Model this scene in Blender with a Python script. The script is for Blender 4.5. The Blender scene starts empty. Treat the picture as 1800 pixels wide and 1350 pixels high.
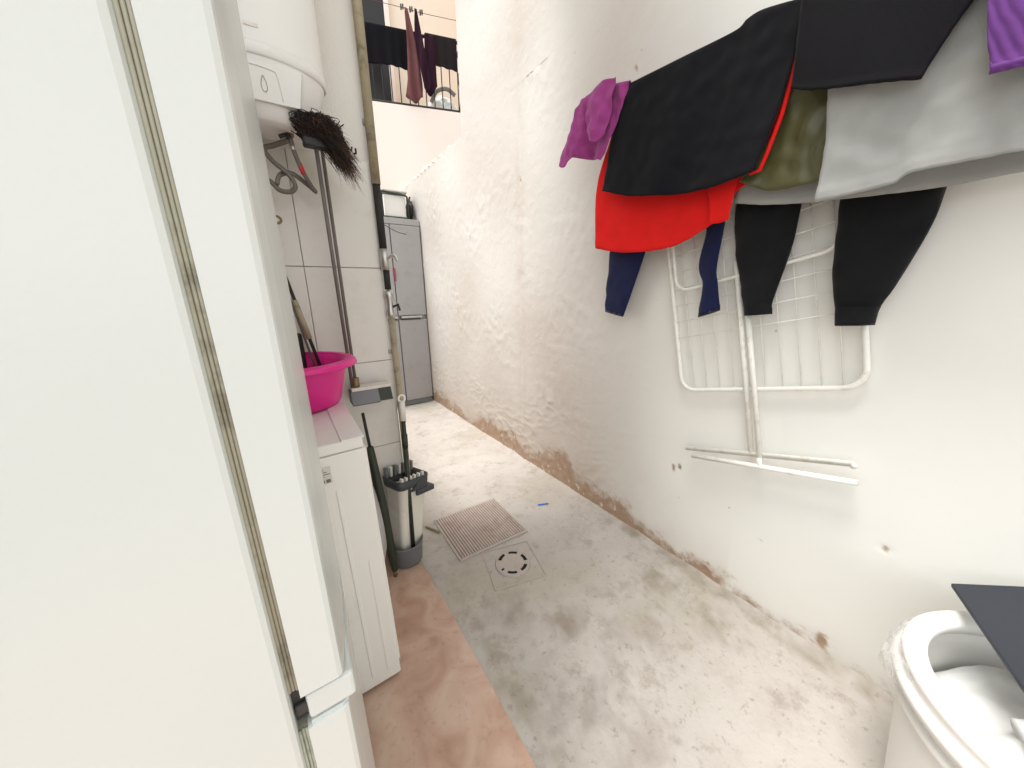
import bpy, bmesh, math, random
from mathutils import Vector, Matrix, noise
random.seed(7)
PI = math.pi
scene = bpy.context.scene
COL = scene.collection

# ------------------------------------------------------------------ camera
yaw, pitch, roll = math.radians(33.2), math.atan(0.258), math.radians(1.14)
F = Vector((math.sin(yaw)*math.cos(pitch), math.cos(yaw)*math.cos(pitch), -math.sin(pitch)))
R0 = Vector((math.cos(yaw), -math.sin(yaw), 0)); D0 = -(R0.cross(F))
RR = math.cos(roll)*R0 + math.sin(roll)*D0
DD = math.cos(roll)*D0 - math.sin(roll)*R0
cam = bpy.data.cameras.new('camera'); cam_o = bpy.data.objects.new('camera', cam); COL.objects.link(cam_o)
m = Matrix((RR, -DD, -F)).transposed().to_4x4(); m.translation = Vector((0, 0, 1.2))
cam_o.matrix_world = m
cam.sensor_fit = 'HORIZONTAL'; cam.sensor_width = 36; cam.lens = 12.0
cam.clip_start = 0.02; cam.clip_end = 500
scene.camera = cam_o

# ------------------------------------------------------------------ sky, sun, exposure
sun_dir = Vector((-0.26, 0.05, 0.96)).normalized()          # towards the sun
w = bpy.data.worlds.new('World'); scene.world = w; w.use_nodes = True
nt = w.node_tree; bg = nt.nodes['Background']
sky = nt.nodes.new('ShaderNodeTexSky'); sky.sky_type = 'NISHITA'; sky.sun_disc = False
sky.sun_elevation = math.asin(sun_dir.z); sky.sun_rotation = math.atan2(sun_dir.x, sun_dir.y)
sky.air_density = 1.0; sky.dust_density = 1.0; sky.ozone_density = 1.0
hs = nt.nodes.new('ShaderNodeHueSaturation'); hs.inputs['Saturation'].default_value = 0.05
nt.links.new(sky.outputs[0], hs.inputs['Color']); nt.links.new(hs.outputs[0], bg.inputs[0])
bg.inputs[1].default_value = 0.15
sl = bpy.data.lights.new('sun', 'SUN'); sl.energy = 1.5; sl.angle = math.radians(22); sl.color = (1.0, 0.975, 0.95)
so = bpy.data.objects.new('sun', sl); COL.objects.link(so)
so.rotation_euler = sun_dir.to_track_quat('Z', 'Y').to_euler()
vs = scene.view_settings
vs.view_transform = 'Standard'; vs.look = 'None'; vs.gamma = 1.0; vs.use_curve_mapping = False
vs.exposure = 1.38
scene.cycles.max_bounces = 6; scene.cycles.diffuse_bounces = 4; scene.cycles.glossy_bounces = 2; scene.cycles.transmission_bounces = 4

# ------------------------------------------------------------------ materials
MATS = {}
def mat(name, col, rough=0.6, var=0.08, scale=6.0, bump=0.0, bscale=60.0, metal=0.0, spec=0.5, sheen=0.0, dirt=None, dscale=3.0, damt=0.5, trans=0.0, d0=0.52, d1=0.72):
    if name in MATS: return MATS[name]
    mm = bpy.data.materials.new(name); mm.use_nodes = True; MATS[name] = mm
    t = mm.node_tree; b = t.nodes['Principled BSDF']; L = t.links.new
    b.inputs['Roughness'].default_value = rough; b.inputs['Metallic'].default_value = metal
    b.inputs['Specular IOR Level'].default_value = spec
    if sheen: b.inputs['Sheen Weight'].default_value = sheen
    tc = t.nodes.new('ShaderNodeTexCoord')
    n = t.nodes.new('ShaderNodeTexNoise'); n.inputs['Scale'].default_value = scale; n.inputs['Detail'].default_value = 6
    L(tc.outputs['Object'], n.inputs['Vector'])
    mx = t.nodes.new('ShaderNodeMix'); mx.data_type = 'RGBA'
    mx.inputs[6].default_value = (*[c*(1-var) for c in col], 1); mx.inputs[7].default_value = (*[min(1, c*(1+var)) for c in col], 1)
    L(n.outputs[0], mx.inputs[0]); out = mx.outputs[2]
    if dirt:
        n2 = t.nodes.new('ShaderNodeTexNoise'); n2.inputs['Scale'].default_value = dscale; n2.inputs['Detail'].default_value = 9; n2.inputs['Roughness'].default_value = 0.7
        L(tc.outputs['Object'], n2.inputs['Vector'])
        r = t.nodes.new('ShaderNodeValToRGB'); r.color_ramp.elements[0].position = d0; r.color_ramp.elements[1].position = d1
        r.color_ramp.elements[0].color = (0, 0, 0, 1); r.color_ramp.elements[1].color = (damt, damt, damt, 1)
        L(n2.outputs[0], r.inputs[0])
        m2 = t.nodes.new('ShaderNodeMix'); m2.data_type = 'RGBA'; m2.inputs[7].default_value = (*dirt, 1)
        L(r.outputs[0], m2.inputs[0]); L(out, m2.inputs[6]); out = m2.outputs[2]
    L(out, b.inputs['Base Color'])
    if bump:
        n3 = t.nodes.new('ShaderNodeTexNoise'); n3.inputs['Scale'].default_value = bscale; n3.inputs['Detail'].default_value = 5
        L(tc.outputs['Object'], n3.inputs['Vector'])
        bp = t.nodes.new('ShaderNodeBump'); bp.inputs['Strength'].default_value = bump; bp.inputs['Distance'].default_value = 0.01
        L(n3.outputs[0], bp.inputs['Height']); L(bp.outputs[0], b.inputs['Normal'])
    if trans:
        b.inputs['Transmission Weight'].default_value = trans
    return mm
def fabric(name, col, weave=900.0, var=0.18, rough=0.95, sheen=0.15, strength=0.25, spec=0.2):
    if name in MATS: return MATS[name]
    mm = mat(name, col, rough, var, 14.0, 0, 1, 0, spec, sheen)
    t = mm.node_tree; b = t.nodes['Principled BSDF']; L = t.links.new
    tc = t.nodes.new('ShaderNodeTexCoord')
    n = t.nodes.new('ShaderNodeTexNoise'); n.inputs['Scale'].default_value = weave; n.inputs['Detail'].default_value = 2
    L(tc.outputs['Object'], n.inputs['Vector'])
    bp = t.nodes.new('ShaderNodeBump'); bp.inputs['Strength'].default_value = strength; bp.inputs['Distance'].default_value = 0.002
    L(n.outputs[0], bp.inputs['Height']); L(bp.outputs[0], b.inputs['Normal'])
    return mm

M_ENAMEL = mat('white_enamel', (0.58, 0.605, 0.58), 0.25, 0.03, 3, 0.03, 250, dirt=(0.36, 0.35, 0.30), dscale=9, damt=0.40, d0=0.66, d1=0.78)
M_ENAMEL2 = mat('aged_white_enamel', (0.78, 0.77, 0.73), 0.4, 0.03, 5, 0.02, 200, dirt=(0.5, 0.46, 0.4), dscale=4, damt=0.2)
M_GASKET = mat('gasket_rubber', (0.36, 0.35, 0.27), 0.6, 0.15, 30, dirt=(0.10, 0.09, 0.06), dscale=25, damt=0.8)
M_DARKGAP = mat('dark_plastic', (0.03, 0.03, 0.028), 0.6)
M_TILEW = mat('white_wall_tile', (0.72, 0.69, 0.63), 0.3, 0.03, 5, 0.015, 40, dirt=(0.5, 0.43, 0.33), dscale=5, damt=0.35)
M_PLASTER = mat('painted_plaster', (0.74, 0.71, 0.65), 0.85, 0.05, 3, 0.25, 90)
M_GROUT = mat('tile_grout', (0.36, 0.32, 0.26), 0.9, 0.2, 20)
M_FACADE = mat('cream_pink_render', (0.80, 0.69, 0.62), 0.9, 0.03, 2, 0.15, 120)
M_FACADE2 = mat('cream_render', (0.74, 0.64, 0.53), 0.9, 0.05, 2, 0.15, 120)
M_BLACKMETAL = mat('black_painted_iron', (0.02, 0.018, 0.018), 0.5)
M_TERRA = None
M_PINK = mat('pink_plastic', (0.72, 0.015, 0.25), 0.38, 0.04, 4, 0.02, 60, spec=0.5)
M_GREYPL = mat('grey_plastic', (0.16, 0.17, 0.18), 0.5, 0.1, 10)
M_DKGREY = mat('charcoal_plastic', (0.05, 0.055, 0.06), 0.5, 0.15, 10)
M_CREAMPL = mat('cream_plastic', (0.74, 0.71, 0.63), 0.5, 0.05, 6, dirt=(0.4, 0.35, 0.27), dscale=9, damt=0.4)
M_WHITEPL = mat('white_plastic', (0.80, 0.79, 0.75), 0.42, 0.03, 5)
M_WHITETUBE = mat('white_coated_tube', (0.80, 0.80, 0.74), 0.38, 0.04, 20, dirt=(0.45, 0.38, 0.25), dscale=30, damt=0.5)
M_SILVER = mat('silver_grey_enamel', (0.36, 0.35, 0.35), 0.42, 0.04, 4, 0.02, 200, metal=0.15, dirt=(0.2, 0.17, 0.15), dscale=6, damt=0.3)
M_STEEL = mat('brushed_steel', (0.55, 0.54, 0.52), 0.35, 0.1, 30, metal=0.9)
M_GREENDK = mat('dark_green_paint', (0.02, 0.028, 0.015), 0.5, 0.3, 20)
M_PIPE = mat('old_cream_pipe_paint', (0.36, 0.31, 0.20), 0.55, 0.15, 25, 0.1, 80, dirt=(0.10, 0.08, 0.045), dscale=18, damt=0.85)
M_BLACKRUB = mat('black_rubber', (0.02, 0.018, 0.017), 0.7, 0.3, 30)
M_HOSE = mat('braided_grey_hose', (0.17, 0.15, 0.13), 0.5, 0.3, 220, metal=0.3)
M_BRASS = mat('dull_brass', (0.24, 0.18, 0.09), 0.45, 0.2, 40, metal=0.6)
M_REDPL = mat('red_plastic', (0.55, 0.03, 0.03), 0.5)
M_BRISTLE = mat('dark_brown_bristle', (0.022, 0.012, 0.009), 0.8, 0.5, 40)
M_BRISTLE2 = mat('light_brown_bristle', (0.11, 0.055, 0.03), 0.8, 0.5, 40)
M_WOODPOLE = mat('grey_brown_pole', (0.15, 0.125, 0.11), 0.5, 0.3, 30)
M_RUST = mat('rusty_ribbed_steel', (0.22, 0.15, 0.115), 0.8, 0.2, 25, 0.2, 90, dirt=(0.20, 0.11, 0.075), dscale=7, damt=0.8)
M_RIB = mat('worn_rib_steel', (0.44, 0.37, 0.33), 0.8, 0.2, 25, 0.2, 90, dirt=(0.24, 0.14, 0.10), dscale=8, damt=0.7)
M_CAST = mat('worn_drain_plastic', (0.42, 0.37, 0.33), 0.8, 0.12, 25, 0.15, 90, dirt=(0.28, 0.22, 0.18), dscale=12, damt=0.6)
M_PITSHADE = mat('drain_pit_shade', (0.006, 0.005, 0.004), 0.9)
M_BLUE = mat('blue_plastic', (0.01, 0.16, 0.55), 0.4)
M_LABEL = mat('sticker_paper', (0.62, 0.60, 0.56), 0.6)
M_INK = mat('grey_print', (0.14, 0.13, 0.12), 0.7)
M_NAVYBOARD = mat('dark_navy_board', (0.022, 0.025, 0.035), 0.55, 0.15, 60, 0.1, 400)
M_TEAL = fabric('dark_teal_cloth', (0.015, 0.04, 0.036))
M_BLACKC = fabric('black_cotton', (0.0045, 0.0045, 0.0065), strength=0.4, sheen=0.05)
M_BLACKC2 = fabric('black_jersey', (0.0045, 0.0042, 0.006), strength=0.4, sheen=0.05)
M_BLACKJ = fabric('black_fleece', (0.007, 0.0075, 0.0085), sheen=0.08)
M_REDC = fabric('red_cotton', (0.72, 0.012, 0.010), sheen=0.05)
M_OLIVE = fabric('olive_nylon', (0.085, 0.085, 0.032), rough=0.38, sheen=0.0, strength=0.1, spec=0.5, weave=300)
M_GREYC = fabric('light_grey_jersey', (0.33, 0.34, 0.325), var=0.16)
M_PURPLE = fabric('purple_knit', (0.13, 0.04, 0.20))
M_MAG = fabric('magenta_cotton', (0.30, 0.045, 0.20))
M_NAVY = fabric('navy_jersey', (0.008, 0.012, 0.05))
M_WHITEC = fabric('white_cotton', (0.70, 0.70, 0.68), var=0.04)
M_DKTOWEL = fabric('dark_plum_towel', (0.014, 0.009, 0.010), sheen=0.0)
M_DKNAVYC = fabric('dark_navy_cloth', (0.0025, 0.002, 0.004), sheen=0.0)
M_MAUVE = fabric('mauve_scarf', (0.13, 0.05, 0.05), sheen=0.0)
M_PLUM = fabric('plum_scarf', (0.022, 0.005, 0.013), sheen=0.0)
M_DOORDK = mat('dark_brown_door', (0.006, 0.0045, 0.0045), 0.6, 0.3, 8)
M_CREPI = mat('outside_ground', (0.30, 0.305, 0.295), 0.95, 0.1, 2)

def plaster_wall_material():
    mm = bpy.data.materials.new('stained_white_plaster'); mm.use_nodes = True
    t = mm.node_tree; b = t.nodes['Principled BSDF']; L = t.links.new
    N = t.nodes.new
    tc = N('ShaderNodeTexCoord'); at = N('ShaderNodeAttribute'); at.attribute_name = 'stain'
    sep = N('ShaderNodeSeparateColor'); L(at.outputs['Color'], sep.inputs[0])
    n = N('ShaderNodeTexNoise'); n.inputs['Scale'].default_value = 1.6; n.inputs['Detail'].default_value = 7; L(tc.outputs['Object'], n.inputs['Vector'])
    a = N('ShaderNodeMix'); a.data_type = 'RGBA'; a.inputs[6].default_value = (0.76, 0.755, 0.70, 1); a.inputs[7].default_value = (0.82, 0.82, 0.775, 1); L(n.outputs[0], a.inputs[0])
    # aged rough zone: greyer, pinker tone, partly the dimmer light painted in
    g = N('ShaderNodeMix'); g.data_type = 'RGBA'; g.inputs[7].default_value = (0.53, 0.475, 0.425, 1); L(sep.outputs[1], g.inputs[0]); L(a.outputs[2], g.inputs[6])
    # bare damp plaster
    nb = N('ShaderNodeTexNoise'); nb.inputs['Scale'].default_value = 22; nb.inputs['Detail'].default_value = 8; L(tc.outputs['Object'], nb.inputs['Vector'])
    br = N('ShaderNodeMix'); br.data_type = 'RGBA'; br.inputs[6].default_value = (0.22, 0.125, 0.075, 1); br.inputs[7].default_value = (0.47, 0.36, 0.26, 1); L(nb.outputs[0], br.inputs[0])
    s = N('ShaderNodeMix'); s.data_type = 'RGBA'; 
    nf = N('ShaderNodeTexNoise'); nf.inputs['Scale'].default_value = 70; nf.inputs['Detail'].default_value = 6; nf.inputs['Roughness'].default_value = 0.7; L(tc.outputs['Object'], nf.inputs['Vector'])
    ad = N('ShaderNodeMath'); ad.operation = 'ADD'; L(sep.outputs[0], ad.inputs[0]); L(nf.outputs[0], ad.inputs[1])
    sm = N('ShaderNodeMapRange'); sm.interpolation_type = 'SMOOTHSTEP'; sm.inputs['From Min'].default_value = 0.62; sm.inputs['From Max'].default_value = 1.45; L(ad.outputs[0], sm.inputs[0])
    L(sm.outputs[0], s.inputs[0]); L(g.outputs[2], s.inputs[6]); L(br.outputs[2], s.inputs[7])
    # paint flakes left standing inside the damp band, and a faint halo above it
    nk = N('ShaderNodeTexNoise'); nk.inputs['Scale'].default_value = 26; nk.inputs['Detail'].default_value = 5; nk.inputs['Distortion'].default_value = 0.8; L(tc.outputs['Object'], nk.inputs['Vector'])
    rk_ = N('ShaderNodeValToRGB'); rk_.color_ramp.elements[0].position = 0.60; rk_.color_ramp.elements[1].position = 0.66; L(nk.outputs[0], rk_.inputs[0])
    fk = N('ShaderNodeMix'); fk.data_type = 'RGBA'; fk.inputs[7].default_value = (0.70, 0.64, 0.57, 1); mk = N('ShaderNodeMath'); mk.operation = 'MULTIPLY'; L(rk_.outputs[0], mk.inputs[0]); L(sm.outputs[0], mk.inputs[1]); L(mk.outputs[0], fk.inputs[0]); L(s.outputs[2], fk.inputs[6])
    nh = N('ShaderNodeTexNoise'); nh.inputs['Scale'].default_value = 5; nh.inputs['Detail'].default_value = 7; L(tc.outputs['Object'], nh.inputs['Vector'])
    mh_ = N('ShaderNodeMath'); mh_.operation = 'MULTIPLY'; L(sep.outputs[2], mh_.inputs[0]); L(nh.outputs[0], mh_.inputs[1])
    ha = N('ShaderNodeMix'); ha.data_type = 'RGBA'; ha.inputs[7].default_value = (0.36, 0.23, 0.15, 1); L(mh_.outputs[0], ha.inputs[0]); L(fk.outputs[2], ha.inputs[6])
    s = ha
    # fine dark specks
    v = N('ShaderNodeTexVoronoi'); v.inputs['Scale'].default_value = 9; L(tc.outputs['Object'], v.inputs['Vector'])
    rp = N('ShaderNodeValToRGB'); rp.color_ramp.elements[0].position = 0.02; rp.color_ramp.elements[0].color = (1, 1, 1, 1); rp.color_ramp.elements[1].position = 0.05; rp.color_ramp.elements[1].color = (0, 0, 0, 1)
    L(v.outputs['Distance'], rp.inputs[0])
    sp = N('ShaderNodeMix'); sp.data_type = 'RGBA'; sp.inputs[7].default_value = (0.30, 0.25, 0.19, 1)
    mu = N('ShaderNodeMath'); mu.operation = 'MULTIPLY'; mu.inputs[1].default_value = 0.5; L(rp.outputs[0], mu.inputs[0])
    L(mu.outputs[0], sp.inputs[0]); L(s.outputs[2], sp.inputs[6])
    L(sp.outputs[2], b.inputs['Base Color'])
    rr = N('ShaderNodeMapRange'); rr.inputs['To Min'].default_value = 0.42; rr.inputs['To Max'].default_value = 0.62; L(sep.outputs[1], rr.inputs[0]); L(rr.outputs[0], b.inputs['Roughness'])
    n3 = N('ShaderNodeTexNoise'); n3.inputs['Scale'].default_value = 22; n3.inputs['Detail'].default_value = 9; n3.inputs['Distortion'].default_value = 0.6; L(tc.outputs['Object'], n3.inputs['Vector'])
    st = N('ShaderNodeMapRange'); st.inputs['To Min'].default_value = 0.05; st.inputs['To Max'].default_value = 0.30; L(sep.outputs[1], st.inputs[0])
    bp = N('ShaderNodeBump'); bp.inputs['Distance'].default_value = 0.012; L(n3.outputs[0], bp.inputs['Height']); L(st.outputs[0], bp.inputs['Strength']); L(bp.outputs[0], b.inputs['Normal'])
    return mm
def concrete_material():
    mm = bpy.data.materials.new('worn_concrete'); mm.use_nodes = True
    t = mm.node_tree; b = t.nodes['Principled BSDF']; L = t.links.new; N = t.nodes.new
    tc = N('ShaderNodeTexCoord')
    def noise_ramp(scale, detail, p0, p1, rough=0.6, stretch=None, off=(0, 0, 0)):
        n = N('ShaderNodeTexNoise'); n.inputs['Scale'].default_value = scale; n.inputs['Detail'].default_value = detail; n.inputs['Roughness'].default_value = rough
        mp = N('ShaderNodeMapping'); mp.inputs['Location'].default_value = off
        if stretch: mp.inputs['Scale'].default_value = stretch
        L(tc.outputs['Object'], mp.inputs[0]); L(mp.outputs[0], n.inputs['Vector'])
        r = N('ShaderNodeValToRGB'); r.color_ramp.elements[0].position = p0; r.color_ramp.elements[1].position = p1; L(n.outputs[0], r.inputs[0])
        return r.outputs[0]
    def mixc(fac, c0, c1, amt=1.0):
        x = N('ShaderNodeMix'); x.data_type = 'RGBA'
        mu = N('ShaderNodeMath'); mu.operation = 'MULTIPLY'; mu.inputs[1].default_value = amt; L(fac, mu.inputs[0]); L(mu.outputs[0], x.inputs[0])
        if isinstance(c0, tuple): x.inputs[6].default_value = (*c0, 1)
        else: L(c0, x.inputs[6])
        x.inputs[7].default_value = (*c1, 1)
        return x.outputs[2]
    c = mixc(noise_ramp(1.5, 5, 0.3, 0.7), (0.39, 0.355, 0.315), (0.485, 0.45, 0.41))
    c = mixc(noise_ramp(3.2, 7, 0.50, 0.66, 0.65, None, (3.1, 0.7, 0)), c, (0.30, 0.26, 0.22), 0.50)
    c = mixc(noise_ramp(7, 9, 0.53, 0.63, 0.75, None, (1.3, 4.2, 0)), c, (0.25, 0.205, 0.165), 0.50)
    c = mixc(noise_ramp(2.0, 4, 0.56, 0.70, 0.5, None, (9.3, 1.2, 0)), c, (0.33, 0.30, 0.21), 0.6)
    c = mixc(noise_ramp(34, 7, 0.57, 0.65, 0.75), c, (0.22, 0.17, 0.13), 0.55)
    c = mixc(noise_ramp(24, 4, 0.71, 0.74, 0.6, None, (5, 5, 0)), c, (0.70, 0.67, 0.62), 0.7)
    at = N('ShaderNodeAttribute'); at.attribute_name = 'damp'
    sp = N('ShaderNodeSeparateColor'); L(at.outputs['Color'], sp.inputs[0])
    c = mixc(sp.outputs[0], c, (0.22, 0.19, 0.13), 0.75)
    c = mixc(sp.outputs[1], c, (0.20, 0.16, 0.13), 0.5)
    L(c, b.inputs['Base Color'])
    rg = N('ShaderNodeMapRange'); rg.inputs['To Min'].default_value = 0.35; rg.inputs['To Max'].default_value = 0.75
    L(noise_ramp(3.2, 7, 0.35, 0.66, 0.65, None, (3.1, 0.7, 0)), rg.inputs[0]); L(rg.outputs[0], b.inputs['Roughness'])
    bp = N('ShaderNodeBump'); bp.inputs['Strength'].default_value = 0.35; bp.inputs['Distance'].default_value = 0.006
    n = N('ShaderNodeTexNoise'); n.inputs['Scale'].default_value = 60; n.inputs['Detail'].default_value = 8; L(tc.outputs['Object'], n.inputs['Vector']); L(n.outputs[0], bp.inputs['Height']); L(bp.outputs[0], b.inputs['Normal'])
    return mm
def terracotta_material():
    mm = bpy.data.materials.new('salmon_marbled_tile'); mm.use_nodes = True
    t = mm.node_tree; b = t.nodes['Principled BSDF']; L = t.links.new; N = t.nodes.new
    tc = N('ShaderNodeTexCoord')
    n = N('ShaderNodeTexNoise'); n.inputs['Scale'].default_value = 7; n.inputs['Detail'].default_value = 7; n.inputs['Distortion'].default_value = 1.2; L(tc.outputs['Object'], n.inputs['Vector'])
    r = N('ShaderNodeValToRGB'); e = r.color_ramp.elements
    e[0].position = 0.30; e[0].color = (0.43, 0.265, 0.185, 1); e[1].position = 0.72; e[1].color = (0.62, 0.47, 0.37, 1)
    k = e.new(0.5); k.color = (0.53, 0.355, 0.265, 1); L(n.outputs[0], r.inputs[0])
    n2 = N('ShaderNodeTexNoise'); n2.inputs['Scale'].default_value = 55; n2.inputs['Detail'].default_value = 6; L(tc.outputs['Object'], n2.inputs['Vector'])
    r2 = N('ShaderNodeValToRGB'); r2.color_ramp.elements[0].position = 0.58; r2.color_ramp.elements[1].position = 0.68; r2.color_ramp.elements[1].color = (0.2, 0.2, 0.2, 1); L(n2.outputs[0], r2.inputs[0])
    x = N('ShaderNodeMix'); x.data_type = 'RGBA'; L(r2.outputs[0], x.inputs[0]); L(r.outputs[0], x.inputs[6]); x.inputs[7].default_value = (0.25, 0.15, 0.10, 1)
    L(x.outputs[2], b.inputs['Base Color']); b.inputs['Roughness'].default_value = 0.38
    bp = N('ShaderNodeBump'); bp.inputs['Strength'].default_value = 0.08; bp.inputs['Distance'].default_value = 0.004; L(n2.outputs[0], bp.inputs['Height']); L(bp.outputs[0], b.inputs['Normal'])
    return mm
M_WALL = plaster_wall_material(); M_CONC = concrete_material(); M_TERRA = terracotta_material()

# ------------------------------------------------------------------ helpers
def tag(o, label=None, cat=None, group=None, kind=None):
    if label: o['label'] = label
    if cat: o['category'] = cat
    if group: o['group'] = group
    if kind: o['kind'] = kind
    return o
def thing(name, label, cat, loc=(0, 0, 0), rot=(0, 0, 0), group=None):
    o = bpy.data.objects.new(name, None); COL.objects.link(o); o.location = loc; o.rotation_euler = rot
    o.empty_display_size = 0.05
    return tag(o, label, cat, group)
def link(name, me, mt, parent=None, smooth=False):
    o = bpy.data.objects.new(name, me); COL.objects.link(o)
    if mt: me.materials.append(mt)
    if parent: o.parent = parent
    if smooth:
        for p in me.polygons: p.use_smooth = True
    return o
def obj(name, bm, mt, parent=None, smooth=False):
    bmesh.ops.recalc_face_normals(bm, faces=bm.faces[:])
    me = bpy.data.meshes.new(name); bm.to_mesh(me); bm.free()
    return link(name, me, mt, parent, smooth)
def bx(bm, x0, x1, y0, y1, z0, z1, bev=0.0, seg=2):
    t = bmesh.new()
    v = [t.verts.new(p) for p in ((x0,y0,z0),(x1,y0,z0),(x1,y1,z0),(x0,y1,z0),(x0,y0,z1),(x1,y0,z1),(x1,y1,z1),(x0,y1,z1))]
    for f in ((0,3,2,1),(4,5,6,7),(0,1,5,4),(1,2,6,5),(2,3,7,6),(3,0,4,7)): t.faces.new([v[i] for i in f])
    if bev: bmesh.ops.bevel(t, geom=t.edges[:], offset=bev, segments=seg, profile=0.5, affect='EDGES')
    merge(bm, t)
    return bm
def merge(bm, t):
    me = bpy.data.meshes.new('tmp'); t.to_mesh(me); t.free(); bm.from_mesh(me); bpy.data.meshes.remove(me)
def box(name, x0, x1, y0, y1, z0, z1, mt, parent=None, bev=0.0, seg=2):
    return obj(name, bx(bmesh.new(), x0, x1, y0, y1, z0, z1, bev, seg), mt, parent, False)
def catmull(pts, n=8):
    pts = [Vector(p) for p in pts]
    if len(pts) < 3: return pts
    out = []
    for i in range(len(pts)-1):
        p0 = pts[max(i-1, 0)]; p1 = pts[i]; p2 = pts[i+1]; p3 = pts[min(i+2, len(pts)-1)]
        for k in range(n):
            t = k/n
            out.append(0.5*((2*p1)+(-p0+p2)*t+(2*p0-5*p1+4*p2-p3)*t*t+(-p0+3*p1-3*p2+p3)*t**3))
    out.append(pts[-1]); return out
def tube(bm, pts, r, sides=10, closed=False, cap=True):
    pts = [Vector(p) for p in pts]; n = len(pts); rings = []
    rad = r if isinstance(r, (list, tuple)) else [r]*n
    prev = None
    for i, p in enumerate(pts):
        if closed: d = pts[(i+1) % n]-pts[i-1]
        else: d = pts[min(i+1, n-1)]-pts[max(i-1, 0)]
        d.normalize()
        if prev is None:
            a = Vector((0, 0, 1)) if abs(d.z) < 0.9 else Vector((1, 0, 0))
            u = d.cross(a).normalized()
        else:
            u = (prev-d*prev.dot(d)).normalized()
        prev = u; v = d.cross(u)
        rings.append([bm.verts.new(p+(u*math.cos(2*PI*k/sides)+v*math.sin(2*PI*k/sides))*rad[i]) for k in range(sides)])
    for i in range(n if closed else n-1):
        a, b = rings[i], rings[(i+1) % n]
        for k in range(sides): bm.faces.new((a[k], a[(k+1) % sides], b[(k+1) % sides], b[k]))
    if cap and not closed:
        bm.faces.new(rings[0][::-1]); bm.faces.new(rings[-1])
    return bm
def tubeo(name, pts, r, mt, parent=None, sides=10, closed=False):
    return obj(name, tube(bmesh.new(), pts, r, sides, closed), mt, parent, True)
def lathe(bm, prof, cx=0, cy=0, n=48, sx=1, sy=1):
    rings = []
    for r, z in prof:
        if r < 1e-5: rings.append([bm.verts.new((cx, cy, z))])
        else: rings.append([bm.verts.new((cx+r*sx*math.cos(2*PI*k/n), cy+r*sy*math.sin(2*PI*k/n), z)) for k in range(n)])
    for a, b in zip(rings, rings[1:]):
        for k in range(n):
            if len(a) == 1 and len(b) == 1: continue
            if len(a) == 1: bm.faces.new((a[0], b[k], b[(k+1) % n]))
            elif len(b) == 1: bm.faces.new((a[k], a[(k+1) % n], b[0]))
            else: bm.faces.new((a[k], a[(k+1) % n], b[(k+1) % n], b[k]))
    return bm
def latheo(name, prof, cx, cy, mt, parent=None, n=48, sx=1, sy=1, smooth=True):
    o = obj(name, lathe(bmesh.new(), prof, cx, cy, n, sx, sy), mt, parent, smooth)
    return o
def prism(bm, poly, axis, a0, a1):
    """poly in the two other axes, extruded along axis from a0 to a1"""
    def P(p, a):
        if axis == 'x': return (a, p[0], p[1])
        if axis == 'y': return (p[0], a, p[1])
        return (p[0], p[1], a)
    A = [bm.verts.new(P(p, a0)) for p in poly]; B = [bm.verts.new(P(p, a1)) for p in poly]; n = len(poly)
    bm.faces.new(A[::-1]); bm.faces.new(B)
    for i in range(n): bm.faces.new((A[i], A[(i+1) % n], B[(i+1) % n], B[i]))
    return bm
def resample(pl, n):
    pl = [Vector(p) for p in pl]
    d = [0]
    for a, b in zip(pl, pl[1:]): d.append(d[-1]+(b-a).length)
    out = []
    for i in range(n):
        s = d[-1]*i/(n-1); j = 0
        while j < len(pl)-2 and d[j+1] < s: j += 1
        t = (s-d[j])/max(1e-9, d[j+1]-d[j]); out.append(pl[j].lerp(pl[j+1], min(1, max(0, t))))
    return out
def smoothpl(pl, n):
    return resample(catmull([Vector((p[0], p[1], 0)) for p in pl], 10), n)
def coons(T, B, L, R, nu, nv, kinkR=False):
    """T,B run left to right; L,R run top to bottom; 2-D points -> grid of (a,b)"""
    T, B = smoothpl(T, nu), smoothpl(B, nu)
    L = smoothpl(L, nv); R = resample([Vector((p[0], p[1], 0)) for p in R], nv) if kinkR else smoothpl(R, nv)
    g = []
    for j in range(nv):
        v = j/(nv-1); row = []
        for i in range(nu):
            u = i/(nu-1)
            p = (1-v)*T[i]+v*B[i]+(1-u)*L[j]+u*R[j]-((1-u)*(1-v)*T[0]+u*(1-v)*T[-1]+(1-u)*v*B[0]+u*v*B[-1])
            row.append((p.x, p.y))
        g.append(row)
    return g
def nz(x, y, z=0.0): return noise.noise(Vector((x, y, z)))

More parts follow.
